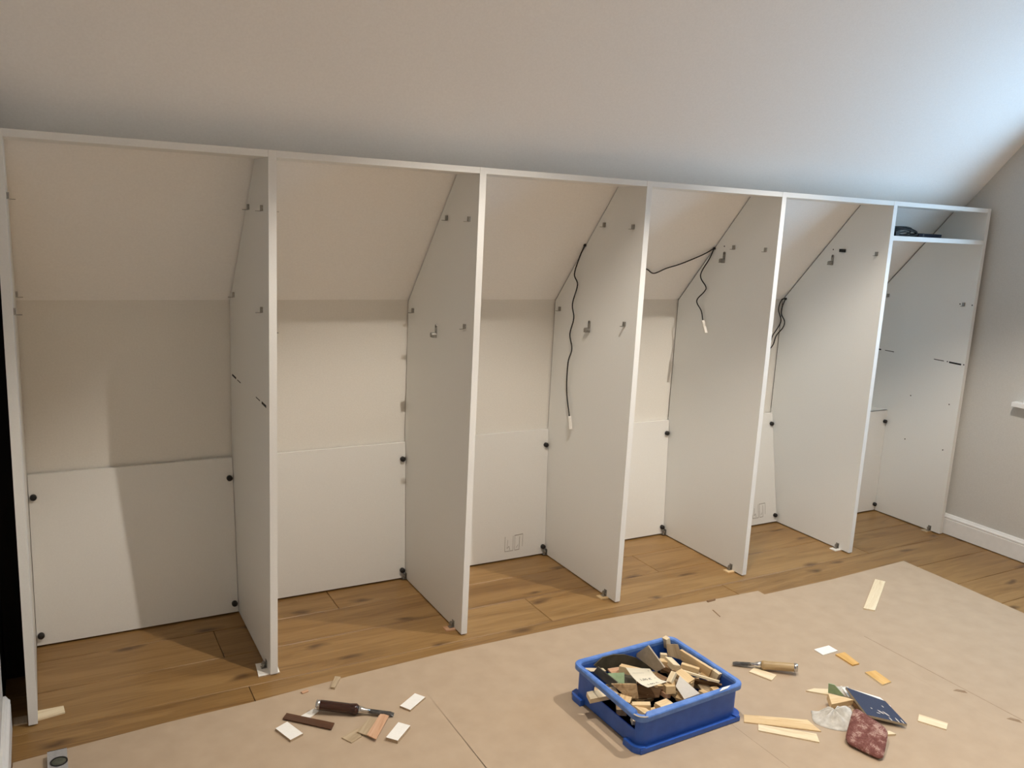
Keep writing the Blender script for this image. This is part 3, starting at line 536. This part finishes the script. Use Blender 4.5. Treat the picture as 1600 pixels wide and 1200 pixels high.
flat_slab('pine_strip', F['underch'], TOP, 0.0035, M['pine2'], 'pale pine tag under the ash-handled chisel', 'offcut')
flat_slab('pine_strip', F['longA'], TOP, 0.003, M['pine'], 'long pine lath running from the crate to the grey rag', 'offcut')
flat_slab('pine_strip', F['longB'], TOP, 0.0035, M['pine2'], 'shorter pale lath in front of the long pine lath', 'offcut')
flat_slab('pine_strip', [(2.236, -1.054), (2.241, -1.074), (2.170, -1.050), (2.172, -1.035)], TOP, 0.006, M['pine2'], 'white stick end showing beneath the red-brown sanding pad', 'offcut')
flat_slab('white_sliver', F['wedge'], TOP, 0.004, M['pine2'], 'pointed cream wedge behind the green piece by the rag', 'offcut')
flat_slab('dark_splinter', F['dark1'], TOP, 0.004, M['brownwood'], 'dark brown splinter on the cardboard edge below the fifth upright', 'offcut')
flat_slab('dark_splinter', [(2.305, -0.205), (2.309, -0.207), (2.295, -0.262), (2.292, -0.262)], TOP, 0.001, M['brownwood'], 'thin curled wood shaving on the cardboard behind the crate', 'offcut')
flat_slab('wood_crumb', [(0.722, -0.137), (0.745, -0.133), (0.745, -0.143), (0.725, -0.148)], TOP, 0.003, M['pinkwood'], 'tiny reddish crumb at the cardboard edge behind the dark chisel', 'offcut')

# ================================================================== chisels
def chisel(label, tail, tip, hand, z, hl, r):
    a, b = Vector(tail), Vector(tip); a.z = b.z = z + 0.009; L = (b-a).length; d = b-a
    t = empty('wood_chisel', a); t.rotation_euler = (0, math.radians(4.6), math.atan2(d.y, d.x)); tag(t, label, 'chisel')
    bm = NB(); lathe(bm, [(0.004, r*0.86), (0.010, r*0.98), (hl*0.35, r*1.0), (hl*0.80, r*0.98), (hl*0.90, r*1.1), (hl*0.94, r*1.12), (hl*0.97, r*0.98), (hl, r*0.74)], 24); obj('handle', bm, hand, t, True)
    bm = NB(); lathe(bm, [(0.0, r*0.80), (0.001, r*0.95), (0.012, r*0.99), (0.0122, r*0.9)], 24); o = obj('striking_hoop', bm, M['bright_steel'], t, True); o['label'] = 'bright steel striking hoop'
    bm = NB(); lathe(bm, [(hl-0.001, r*0.80), (hl+0.011, r*0.66), (hl+0.020, r*0.45), (hl+0.034, r*0.36)], 20); o = obj('ferrule', bm, M['bright_steel'], t, True)
    bm = NB(); x0, w = hl+0.028, r*0.62
    sec = [(x0, w*0.55, -0.004, 0.0045), (x0+0.016, w*0.95, -0.003, 0.0028), (L-0.012, w*1.02, -0.002, 0.0022), (L, w*1.02, -0.002, -0.0012)]
    rings = [[bm.verts.new(q) for q in ((x, -ww, zb), (x, ww, zb), (x, ww*0.8, zt), (x, -ww*0.8, zt))] for x, ww, zb, zt in sec]
    for A, B in zip(rings, rings[1:]):
        for j in range(4): bm.faces.new((A[j], A[(j+1) % 4], B[(j+1) % 4], B[j]))
    bm.faces.new(rings[0][::-1]); bm.faces.new(rings[-1]); obj('blade', bm, M['blade'], t)
    return t
chisel('wood chisel with dark varnished handle lying among white offcuts', CHIS1[0], CHIS1[1], M['darkhandle'], TOP + 0.016, 0.125, 0.0148)
chisel('wood chisel with light ash handle lying behind the blue crate corner', CHIS2[0], CHIS2[1], M['lighthandle'], TOP + 0.016, 0.118, 0.0142)

# ================================================================== spirit level at the left bottom
lv = empty('spirit_level', (0.066, -0.183, 0)); tag(lv, 'grey metal spirit level end with round vial on the floor at left', 'spirit level')
bm = NB(); box(bm, -0.023, 0.023, -0.50, 0.0, 0.004, 0.024); bev(bm, 0.002, 2); obj('body', bm, M['alu'], lv)
bm = NB(); box(bm, -0.0225, 0.0225, -0.0005, 0.003, 0.0042, 0.0236); obj('end_cap', bm, M['black'], lv)
bm = NB(); cyl(bm, (0.003, -0.055, 0.020), (0.003, -0.055, 0.0247), 0.018, 0.018, 24); v_ = obj('vial', bm, M['vial'], lv); v_['label'] = 'round dark vial'
bm = NB()
for j in range(24):
    a0, a1 = 2*math.pi*j/24, 2*math.pi*(j+1)/24
    prism(bm, [(0.003+0.017*math.cos(a0), -0.055+0.017*math.sin(a0), 0.0241), (0.003+0.0205*math.cos(a0), -0.055+0.0205*math.sin(a0), 0.0241), (0.003+0.0205*math.cos(a1), -0.055+0.0205*math.sin(a1), 0.0241), (0.003+0.017*math.cos(a1), -0.055+0.017*math.sin(a1), 0.0241)], (0, 0, 0.0018))
obj('vial_ring', bm, M['black'], lv)

# ================================================================== blue crate
CX, CY, CW, CD, CH = 1.668, -0.656, 0.402, 0.335, 0.120
cr = empty('stacking_crate', (CX, CY, TOP), math.radians(1.6)); tag(cr, 'blue plastic stacking crate full of wood offcuts', 'crate')
def rrect(w, d, r, n=6):
    P = []
    for cx, cy, a0 in ((w/2-r, d/2-r, 0), (-w/2+r, d/2-r, 90), (-w/2+r, -d/2+r, 180), (w/2-r, -d/2+r, 270)):
        for i in range(n+1):
            a = math.radians(a0 + 90*i/n); P.append((cx + r*math.cos(a), cy + r*math.sin(a)))
    return P
def loft(bm, secs, cap0=False, cap1=False):
    rings = [[bm.verts.new((x, y, z)) for x, y in rrect(w, d, r)] for w, d, r, z in secs]; n = len(rings[0])
    for A, B in zip(rings, rings[1:]):
        for j in range(n): bm.faces.new((A[j], A[(j+1) % n], B[(j+1) % n], B[j]))
    if cap0: bm.faces.new(rings[0][::-1])
    if cap1: bm.faces.new(rings[-1])
    return rings
bw, bd = CW-0.026, CD-0.026
# shell with a hand hole in each short side
bm = NB()
loft(bm, [(bw-0.004, bd-0.004, 0.018, 0.004), (bw, bd, 0.020, 0.010), (bw, bd, 0.020, CH-0.012)])
loft(bm, [(bw-0.007, bd-0.007, 0.0165, 0.010), (bw-0.006, bd-0.006, 0.017, CH-0.012)], cap0=True)
bm.faces.ensure_lookup_table()
# cut the hand holes: split the flat side faces and drop the middle
for sx in (-1, 1):
    geom = bm.verts[:] + bm.edges[:] + bm.faces[:]
    for co, no in (((0, -0.065, 0), (0, 1, 0)), ((0, 0.065, 0), (0, 1, 0)), ((0, 0, 0.058), (0, 0, 1)), ((0, 0, 0.096), (0, 0, 1))):
        fs = [f for f in bm.faces if abs(f.normal.x) > 0.9 and f.calc_center_median().x*sx > 0]
        bmesh.ops.bisect_plane(bm, geom=list({v for f in fs for v in f.verts}) + list({e for f in fs for e in f.edges}) + fs, plane_co=co, plane_no=no)
    bm.normal_update()
    kill = [f for f in bm.faces if abs(f.normal.x) > 0.9 and f.calc_center_median().x*sx > 0 and abs(f.calc_center_median().y) < 0.065 and 0.058 < f.calc_center_median().z < 0.096]
    bmesh.ops.delete(bm, geom=kill, context='FACES')
obj('shell', bm, M['blue'], cr)
# floor of the crate
bm = NB(); prism(bm, [(x, y, 0.004) for x, y in rrect(bw-0.004, bd-0.004, 0.018)], (0, 0, 0.006)); obj('crate_floor', bm, M['blue'], cr)
# rim with a turned-down lip; its front left corner is broken down
bm = NB()
rs = loft(bm, [(CW-0.002, CD-0.002, 0.028, CH-0.016), (CW, CD, 0.030, CH-0.003), (CW-0.004, CD-0.004, 0.028, CH), (CW-0.028, CD-0.028, 0.020, CH), (CW-0.033, CD-0.033, 0.018, CH-0.004), (CW-0.033, CD-0.033, 0.018, CH-0.014), (CW-0.008, CD-0.008, 0.026, CH-0.016)])
n = len(rs[0])
for j in range(n): bm.faces.new((rs[-1][j], rs[-1][(j+1) % n], rs[0][(j+1) % n], rs[0][j]))
for v in bm.verts:
    if v.co.x < -CW/2+0.034 and v.co.y < -CD/2+0.034: v.co.z -= 0.008
obj('rim', bm, M['blue_worn'], cr)
bm = NB()
pp = [p for p in rrect(CW-0.010, CD-0.010, 0.026) if p[0] < -CW/2+0.036 and p[1] < -CD/2+0.036]
qq = [p for p in rrect(CW+0.001, CD+0.001, 0.030) if p[0] < -CW/2+0.036 and p[1] < -CD/2+0.036]
prism(bm, [(x, y, CH-0.0078) for x, y in qq] + [(x, y, CH-0.0078) for x, y in pp[::-1]], (0, 0, 0.0006)); o = obj('worn_corner', bm, M['tile'], cr); o['label'] = 'scraped pale patch on the broken corner'
# base flange: full length on the long sides, hooks at the corners of the short sides
for sy in (-1, 1):
    bm = NB(); y0, y1 = sorted((sy*(bd/2-0.002), sy*(CD/2+0.002))); box(bm, -CW/2+0.012, CW/2-0.012, y0, y1, 0.002, 0.016); bev(bm, 0.002, 2); obj('base_flange', bm, M['blue'], cr)
    for sx in (-1, 1):
        bm = NB(); full = rrect(CW+0.004, CD+0.004, 0.030); inn = rrect(bw-0.002, bd-0.002, 0.018)
        q = [i for i, p in enumerate(full) if p[0]*sx > 0 and p[1]*sy > 0]
        o_ = [full[i] for i in q]; i_ = [inn[i] for i in q]
        ext = lambda p, far: p
        # extend along the short side a little
        if sx*sy > 0: o_ = o_ if sy > 0 else o_; 
        side_o, side_i = (sx*(CW/2+0.002), sy*(CD/2-0.062)), (sx*(bw/2-0.001), sy*(CD/2-0.062))
        if abs(o_[0][0]) > abs(o_[-1][0]): o_ = [side_o] + o_; i_ = [side_i] + i_
        else: o_ = o_ + [side_o]; i_ = i_ + [side_i]
        ring_o = o_; ring_i = i_
        bm2 = bm
        A = [bm2.verts.new((x, y, 0.001)) for x, y in ring_o]; B = [bm2.verts.new((x, y, 0.020)) for x, y in ring_o]
        Cc = [bm2.verts.new((x, y, 0.020)) for x, y in ring_i]; Dd = [bm2.verts.new((x, y, 0.001)) for x, y in ring_i]
        for k in range(len(A)-1):
            for U, V in ((A, B), (B, Cc), (Cc, Dd), (Dd, A)): bm2.faces.new((U[k], U[k+1], V[k+1], V[k]))
        bm2.faces.new((A[0], B[0], Cc[0], Dd[0])); bm2.faces.new((A[-1], Dd[-1], Cc[-1], B[-1]))
        obj('corner_foot', bm2, M['blue'], cr)
# white scrape on the front rim
bm = NB(); prism(bm, [(0.095, -CD/2+0.001, CH+0.0003), (0.130, -CD/2+0.004, CH+0.0003), (0.150, -CD/2+0.012, CH+0.0003), (0.118, -CD/2+0.013, CH+0.0003)], (0, 0, 0.0005)); o = obj('scrape', bm, M['whitechip'], cr); o['label'] = 'white scrape on the rim'

# ================================================================== offcuts in the crate
def slab3(name, pts, h, mat, label, cat='offcut', group='wood offcuts heaped in the blue crate', dz=0.0, lower=False):
    P = [Vector(p) + Vector((0, 0, dz)) for p in pts]; c = sum(P, Vector())/len(P)
    nrm = Vector()
    for i in range(len(P)): nrm += (P[i]-c).cross(P[(i+1) % len(P)]-c)
    nrm.normalize()
    if nrm.dot(Vector((0.0738, -2.4975, 1.45)) - c) < 0: nrm = -nrm
    e = max(((P[(i+1) % len(P)]-P[i]) for i in range(len(P))), key=lambda v: v.length).normalized()
    e = (e - nrm*e.dot(nrm)).normalized(); f = nrm.cross(e)
    mw = Matrix(((e.x, f.x, nrm.x), (e.y, f.y, nrm.y), (e.z, f.z, nrm.z)))
    inv = mw.transposed(); Q = [inv @ (p-c) for p in P]
    bm = NB(); prism(bm, [(q.x, q.y, 0) for q in Q], (0, 0, -h)); bev(bm, min(0.0008, h*0.2))
    o = obj(name, bm, mat); m4 = mw.to_4x4(); m4.translation = c; o.matrix_world = m4
    return tag(o, label, cat, group)
def stick3(name, a, b, w, h, mat, label, group='wood offcuts heaped in the blue crate', roll=0.0, taper=0.0):
    a, b = Vector(a), Vector(b); d = (b-a); L = d.length
    q = d.to_track_quat('X', 'Z').to_matrix() @ Matrix.Rotation(roll, 3, 'X')
    bm = NB(); box(bm, -L/2, L/2, -w/2, w/2, -h, 0)
    for v in bm.verts:
        if v.co.x > 0: v.co.y *= (1-taper)
    bev(bm, 0.0008)
    o = obj(name, bm, mat); m4 = q.to_4x4(); m4.translation = (a+b)/2; o.matrix_world = m4
    return tag(o, label, 'offcut', group)
S = SLABS; T_ = STICKS
slab3('curved_plate', S['semi'], 0.004, M['olive'], 'dark olive curved plate leaning on the back wall of the blue crate', dz=-0.004)
slab3('fibreboard_offcut', S['tile'], 0.005, M['tile'], 'pointed beige fibreboard standing in the middle of the blue crate')
slab3('dark_plate', S['olive'], 0.005, M['olive'], 'dark olive slanted plate at the left rim inside the blue crate')
slab3('green_offcut', S['green'], 0.012, M['green'], 'pale green laminate block inside the blue crate')
slab3('dark_plate', S['greendk'], 0.012, M['olive'], 'dark side of the green laminate block in the crate')  # darker side of the green block, built as its own slab
slab3('end_grain_block', S['endgrain'], 0.020, M['rough'], 'rough saw-marked wood block in front of the green laminate in the crate')
slab3('brown_board', S['brown'], 0.012, M['brownwood'], 'old brown board right of the rough block in the crate')
slab3('white_faced_block', S['whiteface'], 0.024, M['whitechip'], 'thick white-faced wedge block near the front rim in the crate')
slab3('ply_offcut', S['ply'], 0.004, M['greytan'], 'square ply piece standing at the back right corner of the crate')
slab3('pine_board', S['plankback'], 0.010, M['pine'], 'long pine board leaning along the right wall of the crate', dz=-0.014)
slab3('brown_board', [(x-0.014, y, z) for x, y, z in S['rightdark']], 0.006, M['brownwood'], 'dark brown board under the thin pale lath in the crate')
slab3('small_block', S['smallright'], 0.012, M['pine2'], 'small pale block at the right wall of the crate', dz=-0.018)
slab3('pale_lath', S['pinkstrip'], 0.004, M['pine2'], 'pale lath in the back left corner of the crate', dz=-0.006)
slab3('rust_board', S['rustboard'], 0.006, M['pinkwood'], 'dusty reddish board behind the green laminate in the crate')
names = {'stick1': ('pine', 'square pine stick lying behind the paper slip in the crate'), 'post': ('pine2', 'short pale post standing in the far corner of the crate'), 'upr': ('pine2', 'pale slat sticking up right of the paper slip'),
 'midblock': ('pine', 'pine block just right of the paper slip end'), 'yel': ('pine', 'yellowish pine block against the front wall of the crate'), 'blk1': ('pine', 'pine batten lying at the broken crate corner'),
 'blk2': ('pine2', 'small pale cube lowest at the broken crate corner'), 'blk3': ('pine', 'little pine cube touching the front crate wall'), 'long': ('pine2', 'thin pale lath slanting over the right half of the crate'),
 'm1': ('pine', 'pine block behind the beige fibreboard point'), 'm2': ('pine2', 'dusty pale block at the heart of the crate'), 'm3': ('pine', 'yellow pine batten in front of the leaning pine board'),
 'm4': ('brownwood', 'brown flat strip right of the beige fibreboard'), 'm5': ('pine', 'rounded pine piece behind the white-faced wedge'), 'm6': ('pine2', 'small pale cube by the back wall of the crate'),
 'm7': ('pine', 'pine chip at the front rim right of the white-faced wedge'), 'm8': ('pine', 'pine chip below the white scrape on the crate rim'), 'm9': ('brownwood', 'brown sliver between paper slip and beige fibreboard'),
 'm10': ('pine', 'pine end right behind the white-faced wedge'), 'm11': ('pine', 'flat pine tag near the front right corner of the crate'), 'hand': ('pine2', 'pale stick poking out through the crate hand hole')}
for kx, (m, lab) in names.items():
    (a, b), w, h = T_[kx]
    stick3('wood_stick' if (Vector(a)-Vector(b)).length > 0.055 else 'wood_block', a, b, w, h, M[m], lab, roll=random.uniform(-0.25, 0.25))
# pieces lower in the heap
mats = ['pine', 'pine2', 'brownwood', 'greytan', 'rough', 'pine', 'pinkwood']
where = ['left rear', 'rear middle', 'right rear', 'left middle', 'centre', 'right middle', 'left front', 'front middle', 'right front']
cnt = 0
for gy in range(3):
    for gx in range(4):
        x = CX - 0.125 + gx*0.082 + random.uniform(-.012, .012); y = CY + 0.095 - gy*0.09 + random.uniform(-.01, .01)
        z = random.uniform(0.038, 0.060); L = random.uniform(0.05, 0.085); a = random.uniform(0, 3.14); tl = random.uniform(-0.18, 0.18)
        d = Vector((math.cos(a), math.sin(a), tl))*L/2; c = Vector((x, y, z))
        lo = CX - 0.165; hi = CX + 0.165
        stick3('wood_block', c-d, c+d, random.uniform(0.018, 0.04), random.uniform(0.012, 0.026), M[mats[cnt % 7]], 'wood offcut buried low in the heap inside the blue crate', roll=random.uniform(-0.3, 0.3)); cnt += 1
for gy in range(3):
    for gx in range(4):
        c = Vector((CX - 0.120 + gx*0.080 + random.uniform(-.012, .012), CY + 0.080 - gy*0.085 + random.uniform(-.012, .012), random.uniform(0.066, 0.082)))
        L = random.uniform(0.045, 0.08); a = random.uniform(0, 3.14); d = Vector((math.cos(a), math.sin(a), random.uniform(-0.2, 0.2)))*L/2
        stick3('wood_block', c-d, c+d, random.uniform(0.016, 0.034), random.uniform(0.010, 0.020), M[('pine', 'pine2', 'pine', 'greytan')[cnt % 4]], 'wood offcut buried low in the heap inside the blue crate', roll=random.uniform(-0.3, 0.3)); cnt += 1
# paper slip with faint price lines
def paper():
    P = [Vector(p) for p in S['paper']]   # far-left, far-right, near-right, near-left
    bm = NB(); N, K = 8, 10; grid = []
    for i in range(N+1):
        u = i/N; row = []
        for j in range(K+1):
            v = j/K; p = (P[0]*(1-u)+P[1]*u)*(1-v) + (P[3]*(1-u)+P[2]*u)*v
            p = p + Vector((0, 0, -0.010*math.sin(math.pi*v) + 0.004*v*v))
            row.append(bm.verts.new(p))
        grid.append(row)
    for i in range(N):
        for j in range(K): bm.faces.new((grid[i][j], grid[i+1][j], grid[i+1][j+1], grid[i][j+1]))
    low = [[bm.verts.new(v.co - Vector((0, 0, 0.0005))) for v in row] for row in grid]
    for i in range(N):
        for j in range(K): bm.faces.new((low[i][j], low[i][j+1], low[i+1][j+1], low[i+1][j]))
    for i in range(N):
        for j in (0, K): bm.faces.new((grid[i][j], low[i][j], low[i+1][j], grid[i+1][j]))
    for j in range(K):
        for i in (0, N): bm.faces.new((grid[i][j], grid[i][j+1], low[i][j+1], low[i][j]))
    o = obj('paper_slip', bm, M['paper'], None, False); tag(o, 'curled cream paper slip with printed prices on the heap in the crate', 'paper')
    def at(u, v): 
        p = (P[0]*(1-u)+P[1]*u)*(1-v) + (P[3]*(1-u)+P[2]*u)*v
        return p + Vector((0, 0, -0.010*math.sin(math.pi*v) + 0.004*v*v + 0.0010))
    def text(s, u, v, size, name):
        cu = bpy.data.curves.new(name, 'FONT'); cu.body = s; cu.size = 1.0; cu.align_x = 'CENTER'; cu.align_y = 'CENTER'; cu.resolution_u = 2
        tmp = bpy.data.objects.new(name, cu); COL.objects.link(tmp); dg = bpy.context.evaluated_depsgraph_get(); dg.update()
        me = bpy.data.meshes.new_from_object(tmp.evaluated_get(dg)); bpy.data.objects.remove(tmp); bpy.data.curves.remove(cu)
        for vt in me.vertices:
            # writing runs along u, its top towards small v
            vt.co = at(u + vt.co.x*size, v - vt.co.y*size*0.72)
        me.materials.append(M['ink']); t = bpy.data.objects.new(name, me); COL.objects.link(t); t.parent = o
    text('1,00 €', 0.42, 0.50, 0.20, 'printed_price'); text('1,00 €', 0.42, 0.84, 0.20, 'printed_price'); text('_______', 0.36, 0.16, 0.14, 'printed_line')
    text('o', 0.86, 0.10, 0.10, 'printed_mark'); text('o', 0.86, 0.46, 0.10, 'printed_mark'); text('o', 0.88, 0.80, 0.12, 'printed_mark')
paper()

# ================================================================== sanding things beside the crate
G2 = None
nb = slab3('abrasive_board', BLUE, 0.008, M['navy'], 'worn navy blue abrasive board propped on the sanding heap', 'sanding board', None)
nb.data.materials.append(M['tile'])
for p in nb.data.polygons:
    if abs(p.normal.z) < 0.7: p.material_index = 1
# worn white patches on its face
def patch(u, v, lu, lv, ang):
    P = [Vector(p) for p in BLUE]
    c = (P[0]*(1-u)+P[1]*u)*(1-v) + (P[3]*(1-u)+P[2]*u)*v; loc = nb.matrix_world.inverted() @ c
    bm = NB(); prism(bm, [(math.cos(ang)*a*lu - math.sin(ang)*b*lv, math.sin(ang)*a*lu + math.cos(ang)*b*lv, 0) for a, b in ((-1, 0), (-.4, -.8), (.5, -.6), (1, .1), (.3, .9), (-.5, .7))], (0, 0, 0.0005))
    o = obj('worn_patch', bm, M['chips'], nb); o.location = (loc.x, loc.y, 0.0003)
for a in ((0.50, 0.72, 0.012, 0.003, 0.5), (0.62, 0.74, 0.014, 0.0028, 0.4), (0.40, 0.80, 0.006, 0.002, 0.9), (0.72, 0.40, 0.005, 0.0018, 0.2), (0.30, 0.66, 0.004, 0.0018, 0.3), (0.80, 0.93, 0.012, 0.0022, 0.1), (0.62, 0.95, 0.010, 0.002, 0.1), (0.92, 0.93, 0.010, 0.002, 0.1)): patch(*a)
b0, b1, b2 = Vector(BLUE[0]), Vector(BLUE[1]), Vector(BLUE[2])
nv = (b0-Vector(BLUE[3])).normalized()
slab3('white_backing', [b0 + nv*0.028 - Vector((0, 0, .010)), b1 + nv*0.030 - Vector((0, 0, .010)), b1 + (b2-b1)*0.15 + Vector((.012, 0, -.012)), b1 - nv*0.03 - Vector((0, 0, .016)), b0 - nv*0.02 - Vector((0, 0, .016))], 0.003, M['whitechip'], 'white sheet showing behind the navy abrasive board', 'paper', None)
slab3('green_offcut', GREEN, 0.004, M['green'], 'pale green laminate corner standing up behind the grey rag', 'offcut', None)
slab3('white_offcut', WHITEBACK, 0.004, M['chips'], 'pale grey offcut leaning right of the green laminate corner', 'offcut', None)
slab3('chipped_block', YBLOCK, 0.024, M['pine'], 'chipped yellowish wood block between rag and navy board', 'offcut', None)
# support under the abrasive board: loose batten
stick3('wood_block', (2.262, -0.905, 0.024), (2.235, -0.985, 0.020), 0.02, 0.016, M['brownwood'], 'dark batten propping up the navy abrasive board', None)
# pillow-like sanding pad
def pad():
    P = [Vector(p) for p in PAD]; c = sum(P, Vector())/4
    bm = NB(); N = 14; top = []; bot = []
    n = (P[1]-P[0]).cross(P[3]-P[0]).normalized(); n = n if n.z > 0 else -n
    for i in range(N+1):
        u = i/N; rt, rb_ = [], []
        for j in range(N+1):
            v = j/N
            # rounded outline
            uu, vv = 2*u-1, 2*v-1
            s = 1 - 0.055*(abs(uu)**6)*(abs(vv)**6)*2.2
            U, V = 0.5+uu*s/2, 0.5+vv*s/2
            p = (P[0]*(1-U)+P[1]*U)*(1-V) + (P[3]*(1-U)+P[2]*U)*V - c
            e = (1-abs(uu)**5)*(1-abs(vv)**5)
            w = 0.0012*math.sin(9*u+4*v)
            rt.append(bm.verts.new(p + n*(0.004*e**0.5 + w*e))); rb_.append(bm.verts.new(p - n*(0.004 + 0.005*e**0.5)))
        top.append(rt); bot.append(rb_)
    for i in range(N):
        for j in range(N):
            bm.faces.new((top[i][j], top[i+1][j], top[i+1][j+1], top[i][j+1])); bm.faces.new((bot[i][j], bot[i][j+1], bot[i+1][j+1], bot[i+1][j]))
    for i in range(N):
        for a, b in (((i, 0), (i+1, 0)), ((i, N), (i+1, N)), ((0, i), (0, i+1)), ((N, i), (N, i+1))):
            bm.faces.new((top[a[0]][a[1]], top[b[0]][b[1]], bot[b[0]][b[1]], bot[a[0]][a[1]]))
    o = obj('sanding_pad', bm, M['pad'], None, True, loc=c); tag(o, 'red-brown dusty sanding pad leaning in front of the navy board', 'sanding pad')
pad()
# crumpled rag
def rag():
    P = [Vector(p) for p in CLOTH]; c = sum(P, Vector())/len(P); c.z = 0
    bm = NB(); N = 30; rings = []
    ctr = Vector((c.x, c.y, 0.036))
    K = 9
    out = smooth_path(P + [P[0]], 6)[:-1]; n = len(out)
    from mathutils import noise
    for k in range(K+1):
        f = k/K; ring = []
        for i, p in enumerate(out):
            b = Vector((p.x, p.y, max(TOP+0.001, p.z-0.012))); q = ctr.lerp(b, f)
            fold = (0.5-abs(noise.noise(Vector((q.x*30, q.y*52, 3.1)))))*0.030 - 0.012 + noise.noise(Vector((q.x*70, q.y*70, 8.1)))*0.010
            th_ = 2*math.pi*i/n; rad = abs(math.sin(3.5*th_ + 1.3*math.sin(th_) + 0.6)) - 0.55
            q.z = max(TOP+0.001, q.z + fold*(1-f*0.7)*0.6 + 0.022*math.sin(math.pi*min(1, f*1.15+0.08))*rad)
            ring.append(bm.verts.new(q-c))
        rings.append(ring)
    for A, B in zip(rings, rings[1:]):
        for i in range(n):
            try: bm.faces.new((A[i], A[(i+1) % n], B[(i+1) % n], B[i]))
            except ValueError: pass
    base = [bm.verts.new(Vector((v.co.x, v.co.y, TOP+0.0003))) for v in rings[-1]]
    for i in range(n): bm.faces.new((rings[-1][i], rings[-1][(i+1) % n], base[(i+1) % n], base[i]))
    bmesh.ops.remove_doubles(bm, verts=bm.verts[:], dist=1e-6)
    o = obj('crumpled_rag', bm, M['cloth'], None, True, loc=c); tag(o, 'crumpled pale grey rag left of the red-brown sanding pad', 'rag')
rag()
